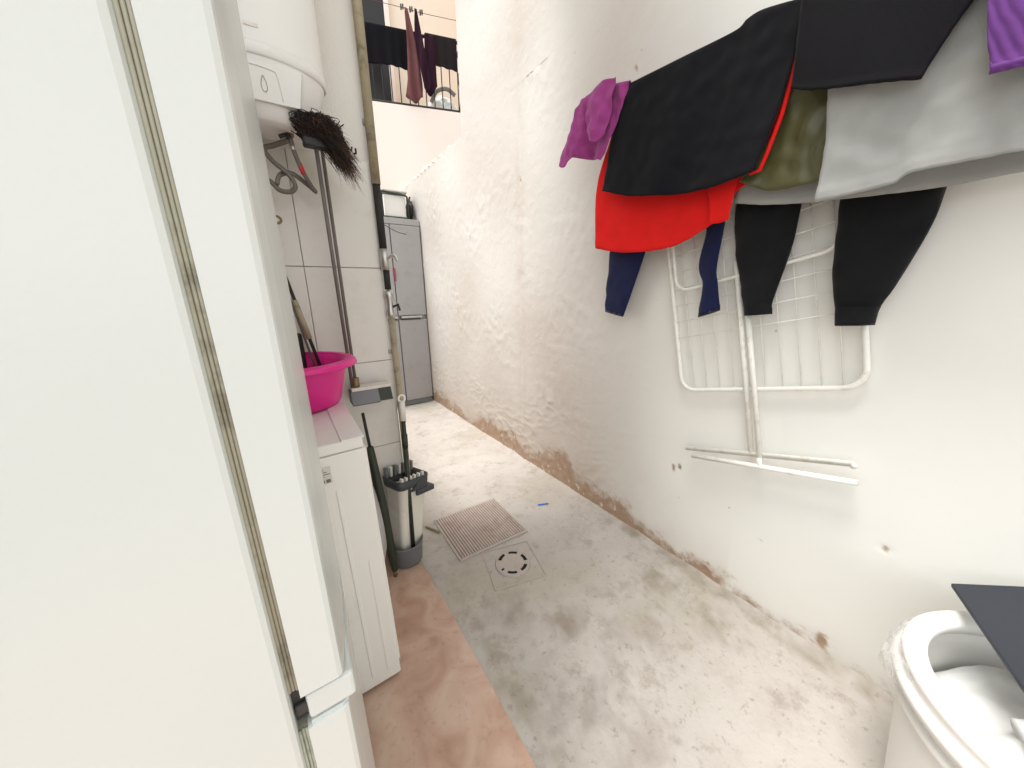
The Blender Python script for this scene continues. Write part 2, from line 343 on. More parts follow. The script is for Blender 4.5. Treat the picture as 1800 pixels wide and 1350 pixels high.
def drape(name, mt, parent, X, T, B, L, R, seed=0, amp=0.008, fold=18.0, back=0.5, nu=46, nv=40, thick=0.0022, kinkR=False, slant=0.0, gap=0.014, flare=0.0, creases=0.0):
    """cloth hung over a cord that runs along y at depth X: front panel between outlines in (y, z), bent over the cord, back panel behind"""
    g = coons(T, B, L, R, nu, nv, kinkR)
    rows = []
    nb = 10
    # back panel first
    if back > 0:
        for k in range(nb, 0, -1):
            v = k/nb*back; row = []
            for i in range(nu):
                y, z = g[0][i]; yb, zb = g[-1][i]
                yy = y+(yb-y)*v; zz = z+(zb-z)*v
                row.append((X+gap+0.004*math.sin(yy*fold*1.3+seed)*v, yy, zz))
            rows.append(row)
        for a in (0.25, 0.5, 0.75):
            rows.append([(X+gap*0.5+gap*0.5*math.cos(PI*a), y, z+gap*0.5*math.sin(PI*a)) for (y, z) in g[0]])
    for j in range(nv):
        v = j/(nv-1); row = []
        for i in range(nu):
            y, z = g[j][i]
            s = math.sin((y+slant*z)*fold*2+seed*1.7+3*nz(y*4, z*2, seed))
            d = amp*(0.25+0.95*v)*(0.6*s+0.9*nz(y*7+slant*z*5, z*3, seed+5))
            if creases: d += creases*nz(y*26+z*9, z*22-y*14, seed+11)
            if v > 0.945: d -= 0.0018
            row.append((X+d-flare*v, y+0.0015*nz(y*60, z*60, seed), z+0.0015*nz(z*50, y*50, seed+2)))
        rows.append(row)
    vs_ = [p for r in rows for p in r]; W = nu
    fs = [(j*W+i, j*W+i+1, (j+1)*W+i+1, (j+1)*W+i) for j in range(len(rows)-1) for i in range(nu-1)]
    me = bpy.data.meshes.new(name); me.from_pydata(vs_, [], fs); me.update()
    o = link(name, me, mt, parent, True)
    md = o.modifiers.new('thickness', 'SOLIDIFY'); md.thickness = thick; md.offset = 0
    return o
def legtube(name, mt, parent, X, Lp, Rp, depth=0.022, seed=0, n=30, sides=18, open_end=0.004):
    """a trouser leg: flattened tube between left and right outlines (y,z) top to bottom"""
    L, R = smoothpl(Lp, n), smoothpl(Rp, n)
    vs_, fs = [], []
    for j in range(n):
        a, b = L[j], R[j]; c = (a+b)/2; h = (b-a)/2
        for k in range(sides):
            t = 2*PI*k/sides
            e = math.copysign(abs(math.cos(t))**0.8, math.cos(t)); s = math.sin(t)
            p = c+h*e
            wr = 0.7*nz(p.x*14+p.y*6, p.y*8-p.x*5, seed)+0.5*nz(p.x*30, p.y*24, seed+4)
            vs_.append((X-depth*s*(1+0.5*wr)-0.014*wr*(1 if s > 0 else 0), p.x, p.y))
    for j in range(n-1):
        for k in range(sides): fs.append((j*sides+k, j*sides+(k+1) % sides, (j+1)*sides+(k+1) % sides, (j+1)*sides+k))
    # turned-in end so that the opening reads as cloth with an inside
    base = len(vs_)
    for k in range(sides):
        x, y, z = vs_[(n-1)*sides+k]; c = (L[-1]+R[-1])/2
        vs_.append((X+(x-X)*0.7, c.x+(y-c.x)*0.93, z+0.02))
    for k in range(sides): fs.append(((n-1)*sides+k, (n-1)*sides+(k+1) % sides, base+(k+1) % sides, base+k))
    me = bpy.data.meshes.new(name); me.from_pydata(vs_, [], fs); me.update()
    return link(name, me, mt, parent, True)

# ================================================================== SETTING
WX = 1.36
me = bpy.data.meshes.new('ground'); S = 120
me.from_pydata([(-S, -S, -0.035), (S, -S, -0.035), (S, S, -0.035), (-S, S, -0.035)], [], [(0, 1, 2, 3)])
tag(link('ground', me, M_CREPI), kind='structure')
# concrete floor with real unevenness
def grid_mesh(us, vs_, fn):
    V = [fn(u, v) for v in vs_ for u in us]; n = len(us)
    Fc = [(j*n+i, j*n+i+1, (j+1)*n+i+1, (j+1)*n+i) for j in range(len(vs_)-1) for i in range(n-1)]
    return V, Fc
def frange(a, b, s):
    n = max(1, int(round((b-a)/s))); return [a+(b-a)*i/n for i in range(n+1)]
def floor_z(x, y):
    z = 0.004*nz(x*3, y*3, 1)+0.0015*nz(x*14, y*14, 2)
    if x < 0.50 and y < 1.6:                                         # mortar fillet running up to the tile edge
        k = max(0, min(1, (0.49+0.02*nz(y*6, 3)-x)/0.11)); z += 0.020*k*k*(3-2*k)
    if x > 1.30: z += 0.010*((x-1.30)/0.06)**2*(0.7+0.6*nz(y*9, 4.4))
    return z
V, Fc = grid_mesh(frange(-1.2, 0.30, 0.1)+frange(0.36, 1.40, 0.016)[0:], frange(-2.5, 0.0, 0.1)+frange(0.02, 4.6, 0.02), lambda x, y: (x, y, floor_z(x, y) if x > 0.35 else -0.006))
me = bpy.data.meshes.new('concrete_floor'); me.from_pydata(V, [], Fc); me.update()
ca = me.color_attributes.new('damp', 'FLOAT_COLOR', 'POINT'); DV = []
OLIVE_PATCH = ((1.15, 0.68, 0.16, 0.11), (1.17, 0.44, 0.12, 0.09), (0.425, 0.75, 0.035, 0.50), (1.33, 0.5, 0.05, 0.9), (0.72, 0.76, 0.10, 0.06))
BROWN_PATCH = ((0.64, 0.54, 0.20, 0.10), (0.80, 0.61, 0.12, 0.08), (0.72, 0.76, 0.16, 0.12), (0.62, 0.35, 0.14, 0.08), (0.92, 0.55, 0.16, 0.08), (0.58, 0.90, 0.10, 0.12))
for x, y, z in V:
    def patch(tab, sd):
        k = max(math.exp(-((x-a)/c)**2-((y-b)/d)**2) for a, b, c, d in tab)
        return max(0, min(1, (k*1.0+0.7*nz(x*9, y*9, sd)+0.7*nz(x*22, y*22, sd+3)+0.5*nz(x*45, y*45, sd+7)-0.45)*0.95)) if k > 0.05 else 0
    DV.extend((patch(OLIVE_PATCH, 5), patch(BROWN_PATCH, 15), 0, 1))
ca.data.foreach_set('color', DV)
floor = tag(link('concrete_floor', me, M_CONC, None, True), kind='structure')
# marbled floor tiles under the appliances
tf = bpy.data.objects.new('tiled_floor', None); COL.objects.link(tf); tag(tf, kind='structure')
ys = [-1.36, -0.46, 0.438, 1.338, 1.508]; xs = [-1.11, -0.372, 0.368]
for a, b in zip(ys, ys[1:]):
    for c, d in zip(xs, xs[1:]):
        if b > 1.4 and d > 0.3:                                     # cut tile with a chipped corner
            bm = prism(bmesh.new(), [(c+0.002, a+0.002), (d-0.020, a+0.002), (d-0.004, a+0.03), (d-0.002, b-0.002), (c+0.002, b-0.002)], 'z', 0.0, 0.024)
            o = obj('floor_tile', bm, M_TERRA, tf)
        elif d > 0.3 and abs(b-1.338) < 0.01:
            bm = prism(bmesh.new(), [(c+0.002, a+0.002), (d-0.002, a+0.002), (d-0.001, b-0.21), (d-0.009, b-0.16), (d-0.004, b-0.10), (d-0.015, b-0.05), (d-0.014, b-0.002), (c+0.002, b-0.002)], 'z', 0.0, 0.024)
            o = obj('floor_tile', bm, M_TERRA, tf)
        else:
            o = box('floor_tile', c+0.002, d-0.002, a+0.002, b-0.002, 0.0, 0.024, M_TERRA, tf, 0.0015, 1)
gr = box('grout_bed', -1.11, 0.362, -1.36, 1.505, -0.004, 0.021, M_GROUT, tf)

# right-hand wall: a relief grid with stains, tall part and low part in one piece
def wall_marks(y, z):
    """(stain 0..1, age 0..1, depth in metres, halo 0..1)"""
    age_shade = max(0, min(1, (y-0.72)/0.55)); age_shade = age_shade*age_shade*(3-2*age_shade)
    age_shade *= 0.75+0.35*nz(y*1.6, z*1.6, 8)
    h = 0.045+0.145*max(0, min(1, (y-0.45)/0.9))*max(0.35, 1-max(0, y-2.2)*0.2)
    f = (h*(0.85+0.9*nz(y*3.0, 2.2))-z)/0.10+0.55*nz(y*9, z*14, 3)+0.45*nz(y*26, z*30, 6)+0.25*nz(y*60, z*60, 12)
    st = max(0, min(1, (f+0.15)*0.95))
    if y < 0.45: st *= max(0.25, (y+0.6)/1.05) if y > -0.6 else 0.25
    for cy, cz, r in ((0.765, 0.441, .014), (0.742, 0.457, .009), (1.936, 1.899, .012), (1.106, 2.091, .012), (0.112, 0.465, .010), (0.193, 0.041, .026), (0.574, 0.03, .035), (0.116, 0.762, .008), (0.40, 0.30, 0.006), (0.9, 0.35, 0.006), (0.33, 0.42, .005)):
        d = math.hypot(y-cy, (z-cz)*0.6)
        if d < r*2: st = max(st, min(1, 1.6*(1-d/r)+0.8*nz(y*60, z*60, 1)))
    dep = 0.0
    dep += 0.0035*st*(1+nz(y*40, z*40, 9))
    lump = 0.003*nz(y*3, z*3, 20)+0.0016*nz(y*13, z*18, 21)*age_shade
    rid = abs(nz(y*9+z*6, z*17, 22)); lump -= 0.010*age_shade*max(0, 0.14-rid)/0.14*max(0, nz(y*2.5, z*2.5, 30)+0.25)
    seam = math.exp(-((y-1.93-0.01*nz(z*3, 1))/0.014)**2)
    lump -= 0.003*seam
    halo = 0.35*math.exp(-((y-1.95)/0.05)**2)*max(0, min(1, z))*(0.6+nz(y*20, z*4, 2))+max(0, min(1, math.exp(-z/(h*1.5+0.02))*(0.9 if y > 0.5 else 0.45)))
    return st, age_shade, dep+lump, halo
zs = frange(-0.03, 0.55, 0.010)+frange(0.57, 2.40, 0.022)[1:]
ysd = frange(-2.6, -0.4, 0.1)+frange(-0.38, 4.62, 0.014)
V, Fc, A = [], [], []
for z in zs:
    for y in ysd:
        st, ag, dp, hl = wall_marks(y, z)
        V.append((WX+dp, y, z)); A.append((st, ag, hl, 1))
n = len(ysd)
Fc = [(j*n+i, j*n+n*1+i, j*n+n+i+1, j*n+i+1) for j in range(len(zs)-1) for i in range(n-1)]
base = len(V); z2 = frange(2.40, 5.6, 0.04); y2 = frange(-2.6, 2.712, 0.04)
for z in z2:
    for y in y2:
        st, ag, dp, hl = wall_marks(y, z); V.append((WX+dp, y, z)); A.append((st, ag, hl, 1))
n2 = len(y2)
Fc += [(base+j*n2+i, base+j*n2+n2+i, base+j*n2+n2+i+1, base+j*n2+i+1) for j in range(len(z2)-1) for i in range(n2-1)]
def addbox(x0, x1, y0, y1, z0, z1, a=(0, 1, 0, 1)):
    b = len(V); V.extend([(x0,y0,z0),(x1,y0,z0),(x1,y1,z0),(x0,y1,z0),(x0,y0,z1),(x1,y0,z1),(x1,y1,z1),(x0,y1,z1)]); A.extend([a]*8)
    for f in ((0,3,2,1),(4,5,6,7),(0,1,5,4),(1,2,6,5),(2,3,7,6),(3,0,4,7)): Fc.append(tuple(b+i for i in f))
addbox(1.376, 1.56, -2.6, 2.711, -0.03, 5.6)
addbox(1.376, 1.56, 2.70, 4.62, -0.03, 2.395)
me = bpy.data.meshes.new('courtyard_wall'); me.from_pydata(V, [], Fc); me.update()
ca = me.color_attributes.new('stain', 'FLOAT_COLOR', 'POINT')
ca.data.foreach_set('color', [c for a in A for c in a])
wall = link('courtyard_wall', me, M_WALL, None, True)
tag(wall, 'long white plastered wall with damp brown stains along its foot', 'wall')
# broken mortar along the top of the low part
bm = bmesh.new(); rnd = random.Random(3); y = 2.715
while y < 4.55:
    L_ = rnd.uniform(0.05, 0.14); h = rnd.uniform(0.008, 0.05)
    t = bmesh.new(); bmesh.ops.create_icosphere(t, subdivisions=2, radius=1)
    for v in t.verts:
        v.co = Vector((v.co.x*0.095+1.452, v.co.y*L_*0.62+y+L_/2, v.co.z*h+2.395))+Vector((nz(v.co.x*2, v.co.y*2, y)*0.02, 0, nz(v.co.x*3, v.co.y*3, y+4)*0.018))
    merge(bm, t); y += L_
obj('mortar_cap', bm, M_FACADE2, wall)

# neighbour building, its front turned 16 degrees
FAC = dict(loc=(1.144, 4.6, 0), rot=(0, 0, math.radians(-16)))
fb = thing('neighbour_building', 'pinkish cream building with a recessed upstairs balcony at the end of the yard', 'building', FAC['loc'], FAC['rot'])
ZB, ZT = 3.362, 6.2
box('lower_wall', -3.2, 2.6, 0.0, 0.18, -0.03, ZB-0.02, M_FACADE, fb)
box('balcony_floor', -3.2, 2.6, 0.184, 1.0, ZB-0.16, ZB-0.024, M_FACADE2, fb)
box('balcony_back_wall', -3.2, 2.6, 1.0, 1.15, ZB-0.2, ZT, M_FACADE2, fb)
box('side_wall', 1.30, 2.6, 0.0, 0.998, ZB-0.018, ZT, M_FACADE2, fb)
dr = box('balcony_door', -0.75, 0.30, 0.955, 0.998, ZB-0.022, 5.6, M_DOORDK, fb)
box('door_frame', 0.30, 0.36, 0.94, 0.998, ZB-0.022, 5.6, M_FACADE, dr)
box('door_mullion', -0.10, -0.07, 0.935, 0.953, ZB, 5.5, M_PIPE, dr)
box('cabinet', -0.45, 0.21, 0.30, 0.60, ZB-0.02, 4.25, M_DOORDK, fb)
tag(fb.children[-1], 'tall dark cabinet standing on the balcony')
# railing
rl = thing('balcony_railing', 'black iron railing with thin vertical bars on the upstairs balcony', 'railing', FAC['loc'], FAC['rot'])
tubeo('bottom_rail', [(-1.5, 0.05, ZB+0.01), (1.085, 0.05, ZB+0.01)], 0.013, M_BLACKMETAL, rl, 6)
tubeo('top_rail', [(-1.5, 0.05, ZB+0.70), (1.085, 0.05, ZB+0.70)], 0.016, M_BLACKMETAL, rl, 6)
barm = None
for i in range(27):
    x = -1.42+i*0.095
    if barm is None:
        o = tubeo('bar', [(0, 0.05, ZB+0.01), (0, 0.05, ZB+0.70)], 0.0065, M_BLACKMETAL, rl, 6); barm = o.data
    else:
        o = bpy.data.objects.new('bar', barm); COL.objects.link(o); o.parent = rl
    o.location.x = x
tubeo('end_post', [(1.085, 0.05, ZB-0.02), (1.085, 0.05, ZB+0.72)], 0.018, M_BLACKMETAL, rl, 6)
tubeo('twisted_cable', catmull([(1.06, 0.03, ZB+0.02), (1.08, 0.02, ZB+0.2), (1.05, 0.01, ZB+0.33), (1.085, 0.02, ZB+0.45), (1.05, 0.03, ZB+0.6)]), 0.012, M_BLACKRUB, rl, 6)

# stub wall with tiles that closes the washing niche
st = thing('niche_end_wall', 'white tiled end wall of the washing machine niche', 'wall', (0, 0, 0))
box('plaster_core', -0.70, 0.368, 1.512, 1.64, -0.03, 3.2, M_PLASTER, st)
zrow = [0.026, 0.180, 0.563, 0.944, 1.318, 1.698]; xcol = [-0.70, -0.47, -0.19, 0.092, 0.367]
box('tile_grout', -0.695, 0.3655, 1.508, 1.5125, 0.02, 1.694, M_GROUT, st)
rnd = random.Random(5)
for a, b in zip(zrow, zrow[1:]):
    for c, d in zip(xcol, xcol[1:]):
        e = rnd.uniform(0, 0.0012)
        box('wall_tile', c+0.0010, d-0.0010, 1.503-e, 1.511, a+0.0013, b-0.0013, M_TILEW, st, 0.0012, 1)
nw = thing('niche_side_wall', 'white plastered wall behind the refrigerator and washing machine', 'wall', (0, 0, 0))
box('plaster_core', -0.85, -0.702, 0.30, 1.64, -0.03, 3.2, M_PLASTER, nw)

us = thing('added_shade_slab', 'added unseen pale slab that shades the near part of the yard', 'slab', (0, 0, 0))  # unseen slab, added to shade the near floor and the upper wall
box('shade_deck', -0.85, 1.372, 0.70, 1.64, 3.205, 3.36, M_PLASTER, us)
lb_ = thing('added_shade_wall', 'added unseen pale wall that dims the far yard behind the tiled wall', 'wall', (0, 0, 0))  # unseen low wall, added to cut the light reaching the far wall
box('plaster_core', 0.20, 0.355, 1.645, 4.45, -0.03, 0.9, M_PLASTER, lb_)

# ================================================================== THINGS
# ---- near refrigerator
tilt = math.radians(-0.25)
fr = thing('refrigerator', 'tall white refrigerator seen from its side, close at the left edge', 'refrigerator', (0.003, 0, 0.8), (0, tilt, 0))
def FZ(z): return z-0.8
cab = box('cabinet', -0.64, -0.0565, 0.336, 0.888, FZ(0.03), FZ(1.86), M_ENAMEL, fr, 0.006)
def bowed_door(name, z0, z1, bow=0.019):
    prof = [(-0.0475, 0.338), (-0.0125, 0.338), (-0.008, 0.340), (-0.0065, 0.346)]
    for k in range(1, 16):
        t = k/16; prof.append((-0.0065+bow*math.sin(PI*t)**0.8, 0.346+0.537*t))
    prof += [(-0.0065, 0.883), (-0.0125, 0.890), (-0.0475, 0.890)]
    bm = prism(bmesh.new(), prof, 'z', FZ(z0), FZ(z1))
    bmesh.ops.bevel(bm, geom=[e for e in bm.edges if abs(e.verts[0].co.z-e.verts[1].co.z) < 1e-6], offset=0.004, segments=2, affect='EDGES')
    o = obj(name, bm, M_ENAMEL, fr)
    return o
d1 = bowed_door('refrigerator_door', 0.8025, 1.86)
d2 = bowed_door('freezer_door', 0.05, 0.765)
strip = box('handle_strip', -0.0445, 0.002, 0.3415, 0.888, FZ(0.7665), FZ(0.8005), M_ENAMEL, d2, 0.004)
def gasket(door, z0, z1):
    for k in range(3):
        x = -0.0562+0.0032*k
        tubeo('gasket_rib', [(x+0.0009, 0.3425+0.001*(k == 1), FZ(z0)), (x+0.0009, 0.3425+0.001*(k == 1), FZ(z1))], 0.0016, M_GASKET, door, 8)
    box('gasket_core', -0.0565, -0.0472, 0.344, 0.885, FZ(z0), FZ(z1), M_GASKET, door)
gasket(d1, 0.815, 1.85); gasket(d2, 0.06, 0.760)
box('hinge_gap', -0.060, -0.040, 0.350, 0.88, FZ(0.7665), FZ(0.8055), M_DARKGAP, fr)
box('hinge_plate', -0.0555, -0.0385, 0.3445, 0.360, FZ(0.776), FZ(0.790), M_DARKGAP, fr, 0.002)
for sx, sy in ((-0.6, 0.38), (-0.6, 0.85), (-0.09, 0.38), (-0.09, 0.85)):
    latheo('foot', [(0, FZ(0.024)), (0.02, FZ(0.024)), (0.02, FZ(0.04)), (0, FZ(0.04))], sx, sy, M_DARKGAP, fr, 12)

# ---- washing machine
wm = thing('washing_machine', 'white washing machine standing between refrigerator and tiled end wall', 'washing machine', (0.008, 0, 0.024), (0, math.radians(-1.25), 0))
box('body', -0.46, 0.136, 0.902, 1.452, 0.012, 0.798, M_ENAMEL2, wm, 0.006)
lid = box('lid', -0.462, 0.134, 0.899, 1.455, 0.800, 0.828, M_ENAMEL2, wm, 0.005)
box('lid_front_strip', 0.084, 0.1385, 0.8985, 1.4555, 0.8265, 0.8315, M_ENAMEL2, lid, 0.0015)
box('side_stiffener', 0.098, 0.1000, 0.9006, 0.9045, 0.05, 0.46, M_CREAMPL, wm)
box('side_stiffener', 0.052, 0.062, 0.8995, 0.9045, 0.05, 0.70, M_ENAMEL2, wm, 0.002)
box('side_stiffener', 0.012, 0.0135, 0.9006, 0.9045, 0.05, 0.62, M_CREAMPL, wm)
box('front_panel', 0.137, 0.1395, 0.915, 1.444, 0.05, 0.79, M_ENAMEL2, wm, 0.004)
dd = latheo('door_ring', [(0.10, 0.0), (0.165, 0.0), (0.165, 0.02), (0.13, 0.035), (0.10, 0.01)], 0, 0, M_SILVER, wm, 32); dd.location = (0.14, 1.177, 0.42); dd.rotation_euler = (0, PI/2, 0)
gl = latheo('door_glass', [(0, -0.01), (0.06, 0.0), (0.11, 0.012)], 0, 0, M_DARKGAP, dd, 32)
lb = box('rating_sticker', 0.020, 0.050, 0.8985, 0.9015, 0.728, 0.772, M_LABEL, wm)
for i in range(4): box('print_line', 0.022, 0.030+0.013*((i*7) % 3)/2+0.004, 0.8979, 0.8984, 0.7655-i*0.0062, 0.7675-i*0.0062, M_INK, lb)
for i in range(2): box('print_block', 0.023+0.013*i, 0.033+0.013*i, 0.8979, 0.8984, 0.731, 0.740, M_INK, lb)
for sx in (-0.42, 0.10):
    for sy in (0.94, 1.41): latheo('foot', [(0, 0.0), (0.022, 0.0), (0.018, 0.014), (0, 0.014)], sx, sy, M_DARKGAP, wm, 12)

# ---- pink basin
tb = thing('pink_basin', 'bright pink plastic washbasin on top of the washing machine', 'basin', (0.0, 1.305, 0.856), (math.radians(1.0), math.radians(0.5), 0))
latheo('bowl', [(0, 0.002), (0.105, 0.0), (0.122, 0.004), (0.131, 0.018), (0.146, 0.080), (0.153, 0.112), (0.160, 0.145), (0.163, 0.150), (0.158, 0.150), (0.149, 0.112), (0.142, 0.080), (0.127, 0.022), (0.118, 0.010), (0, 0.008)], 0, 0, M_PINK, tb, 72)
latheo('rim', [(0.1585, 0.1465), (0.168, 0.1485), (0.185, 0.1445), (0.192, 0.137), (0.194, 0.139), (0.1905, 0.149), (0.182, 0.155), (0.165, 0.1565), (0.1585, 0.153), (0.1585, 0.1465)], 0, 0, M_PINK, tb, 72)

# ---- water heater
wh = thing('water_heater', 'white round water heater mounted high above the washing machine', 'water heater', (0.058, 1.380, 1.735))
wh.scale = (0.87, 0.62, 1.0)
latheo('tank', [(0, 0.10), (0.180, 0.10), (0.186, 0.106), (0.188, 0.12), (0.188, 0.72), (0.17, 0.78), (0, 0.80)], 0, 0, M_WHITEPL, wh, 64)
latheo('rim_band', [(0.186, 0.092), (0.1915, 0.096), (0.1925, 0.110), (0.190, 0.122), (0.186, 0.122)], 0, 0, M_ENAMEL2, wh, 64)
# faceted bottom cap
bm = bmesh.new()
def ring(r, z, n=48, sq=0.0): return [(r*math.cos(2*PI*k/n)*(1+sq*abs(math.cos(4*PI*k/n))), r*math.sin(2*PI*k/n), z) for k in range(n)]
rr = [ring(0.186, 0.099), ring(0.182, 0.090), ring(0.150, 0.030), ring(0.142, 0.012), ring(0.120, -0.010), ring(0.108, -0.014)]
vv = [[bm.verts.new(p) for p in r] for r in rr]
for a, b in zip(vv, vv[1:]):
    for k in range(48): bm.faces.new((a[k], a[(k+1) % 48], b[(k+1) % 48], b[k]))
bm.faces.new(vv[-1])
cap_ = obj('bottom_cap', bm, M_WHITEPL, wh, True); cap_.scale.z = 1.25; cap_.location.z = -0.025
# control panel on the cap, a slanted trapezium facing the yard
bm = bmesh.new()
pts = [(-0.09, -0.150, 0.084), (0.110, -0.150, 0.084), (0.092, -0.128, 0.014), (-0.078, -0.128, 0.014)]
outer = [bm.verts.new(p) for p in pts]; inner = [bm.verts.new((p[0]*0.98, p[1]+0.06, p[2])) for p in pts]
front = [bm.verts.new((p[0]*0.94, p[1]-0.030, p[2]*0.96+0.002)) for p in pts]
bm.faces.new(front)
for a, b in ((front, outer), (outer, inner)):
    for k in range(4): bm.faces.new((a[k], a[(k+1) % 4], b[(k+1) % 4], b[k]))
cpn = obj('control_panel', bm, M_WHITEPL, wh); cpn.scale.z = 1.25; cpn.location.z = -0.025
def panel_pt(u, v):   # u,v on the slanted front
    return (u, -0.1800+0.022*(1-(v-0.0154)/0.0672)-0.0012, v)
frame = [(-0.060, 0.022), (-0.058, 0.068), (-0.048, 0.075), (0.022, 0.073), (0.034, 0.064), (0.042, 0.022)]
tubeo('panel_outline', [panel_pt(*p) for p in catmull([(a, b, 0) for a, b in frame]) for p in [(p.x, p.y)]], 0.0012, M_CREAMPL, cpn, 6)
drop = []
for k in range(28):
    t = 2*PI*k/28; drop.append((-0.004+0.0095*math.sin(t)*(math.sin(t/2))**0.8, 0.046+0.014*math.cos(t)))
tubeo('drop_emblem', [panel_pt(*p) for p in drop], 0.0011, M_GASKET, cpn, 6, True)
latheo('knob', [(0, -0.010), (0.018, -0.010), (0.020, -0.002), (0.020, 0.004), (0, 0.004)], -0.03, -0.03, M_WHITEPL, wh, 24)
box('brand_plate', -0.03, 0.005, -0.1905, -0.186, 0.150, 0.158, M_CREAMPL, wh)
latheo('outlet_nut', [(0, -0.052), (0.012, -0.052), (0.014, -0.040), (0.015, -0.008), (0.010, 0.002), (0, 0.002)], 0.052, -0.02, M_BRASS, wh, 6, smooth=False)
latheo('outlet_nut', [(0, -0.035), (0.010, -0.035), (0.012, -0.006), (0, 0.002)], 0.075, -0.02, M_BRASS, wh, 6, smooth=False)
tubeo('valve_lever', [(0.050, -0.03, -0.050), (0.030, -0.05, -0.058), (0.018, -0.05, -0.064)], 0.006, M_BLACKRUB, wh, 8)
hs_ = tubeo('flexible_hose', catmull([(0.052, -0.02, -0.050), (0.055, -0.02, -0.080), (0.072, 0.0, -0.130), (0.100, 0.03, -0.175), (0.112, 0.05, -0.185), (0.088, 0.06, -0.165), (0.045, 0.06, -0.140), (0.005, 0.05, -0.150), (-0.010, 0.04, -0.180)]), 0.0075, M_HOSE, wh, 10)
tubeo('red_band', [(0.0682, -0.004, -0.118), (0.0785, 0.006, -0.144)], 0.0085, M_REDPL, hs_, 10)
tubeo('ferrule', [(0.0525, -0.02, -0.060), (0.0560, -0.019, -0.086)], 0.0088, M_STEEL, hs_, 10)
tubeo('flexible_hose', catmull([(0.045, -0.02, -0.062), (0.00, 0.02, -0.075), (-0.030, 0.04, -0.085), (-0.010, 0.03, -0.118), (0.030, 0.02, -0.150), (0.046, 0.02, -0.180), (0.030, 0.03, -0.198), (-0.005, 0.04, -0.196), (-0.030, 0.06, -0.17), (-0.06, 0.12, -0.16)]), 0.0075, M_HOSE, wh, 10)
hk = thing('wall_hook', 'small brass hook with a ring below the heater hoses', 'hook', (0.015, 1.45, 1.47))
tubeo('shank', catmull([(0, 0.055, 0.06), (0, 0.0, 0.055), (0.002, -0.008, 0.02), (0.004, -0.005, 0.0)]), 0.0028, M_BRASS, hk, 8)
tubeo('ring', [(0.016+0.014*math.cos(2*PI*k/20), -0.005, -0.012+0.011*math.sin(2*PI*k/20)) for k in range(20)], 0.004, M_BRASS, hk, 8, True)

# ---- broom, upside down
brm = thing('broom', 'broom leaning upside down with its dark brown bristles under the heater', 'broom', (0.180, 1.43, 0.856))
tubeo('handle', [(0.008, 0.01, 0.0), (-0.016, -0.115, 0.80)], 0.0062, M_WOODPOLE, brm, 12)
box('head', -0.050, 0.016, -0.137, -0.100, 0.790, 0.816, M_DARKGAP, brm, 0.006)
rnd = random.Random(11)
def strands(count, mt, name, w0, x0, x1, tips):
    bm = bmesh.new()
    for _ in range(count):
        s = Vector((rnd.uniform(x0, x1), rnd.uniform(-0.137, -0.100), 0.808+rnd.uniform(0, 0.02)))
        up = rnd.uniform(0.012, 0.048); rr_ = rnd.random()
        m1 = s+Vector((rnd.gauss(0.005, 0.016), rnd.gauss(0, 0.012), up))
        k = rnd.random()
        e = Vector((rnd.gauss(tips[0]*k+0.01, 0.014), rnd.gauss(-0.130, 0.02), 0.808+up*0.9-tips[1]*k*k+rnd.gauss(0, 0.012)))
        pts = catmull([s, m1, (m1+e)/2+Vector((0, 0, 0.012)), e], 3)
        tube(bm, pts, [w0*(1-0.85*i/(len(pts)-1)) for i in range(len(pts))], 3, cap=False)
    return obj(name, bm, mt, brm)
strands(2600, M_BRISTLE, 'bristles', 0.0020, -0.050, 0.018, (0.058, 0.10))
strands(600, M_BRISTLE2, 'bristles', 0.0017, -0.02, 0.020, (0.080, 0.14))

# ---- long-handled dustpan
dp = thing('dustpan', 'long-handled grey dustpan hanging on the tiled wall behind the basin', 'dustpan', (0.205, 1.44, 0.80))
tubeo('handle', [(-0.004, -0.004, 0.02), (-0.008, 0.0, 0.885)], 0.0058, M_WOODPOLE, dp, 10)
bm = bmesh.new(); prism(bm, [(-0.03, 0.062), (0.03, 0.062), (0.03, 0.050), (-0.03, 0.050)], 'x', -0.025, 0.122)
pan = obj('pan_lip', bm, M_CREAMPL, dp)
bm = prism(bmesh.new(), [(-0.034, 0.050), (0.03, 0.050), (0.03, -0.002), (-0.055, -0.002), (-0.060, 0.004)], 'x', -0.03, 0.070)
obj('pan', bm, M_GREYPL, dp)
bm = prism(bmesh.new(), [(-0.0345, 0.0505), (0.028, 0.0505), (0.028, 0.004), (-0.058, 0.004)], 'x', 0.0705, 0.120)
obj('pan_end', bm, M_GREENDK, dp)
tubeo('joint', [(-0.004, -0.004, 0.05), (-0.004, -0.004, 0.10)], 0.014, M_BRASS, dp, 10)

# ---- cluster of sticks in the corner by the refrigerator (behind the basin)
dst = thing('feather_duster', 'thin green and black duster stick leaning behind the pink basin', 'duster', (0.075, 1.40, 0.99))
tubeo('stick', [(0.03, 0.0, -0.12), (-0.055, 0.06, 0.34)], 0.0055, M_BLACKRUB, dst, 8)
tubeo('sleeve', [(-0.0065, 0.022, 0.075), (-0.031, 0.040, 0.21)], [0.010, 0.008], M_PIPE, dst, 10)
tubeo('second_stick', [(0.012, 0.01, -0.12), (-0.058, 0.06, 0.30)], 0.004, M_WOODPOLE, dst, 8)
bg_ = thing('brush_block', 'small dark brown brush block standing behind the pink basin', 'brush', (0.018, 1.455, 0.86))
box('block', -0.03, 0.03, -0.02, 0.02, 0.02, 0.225, M_DOORDK, bg_, 0.008)
box('bristle_pad', -0.028, 0.028, -0.018, 0.018, 0.0, 0.019, M_BLACKRUB, bg_)

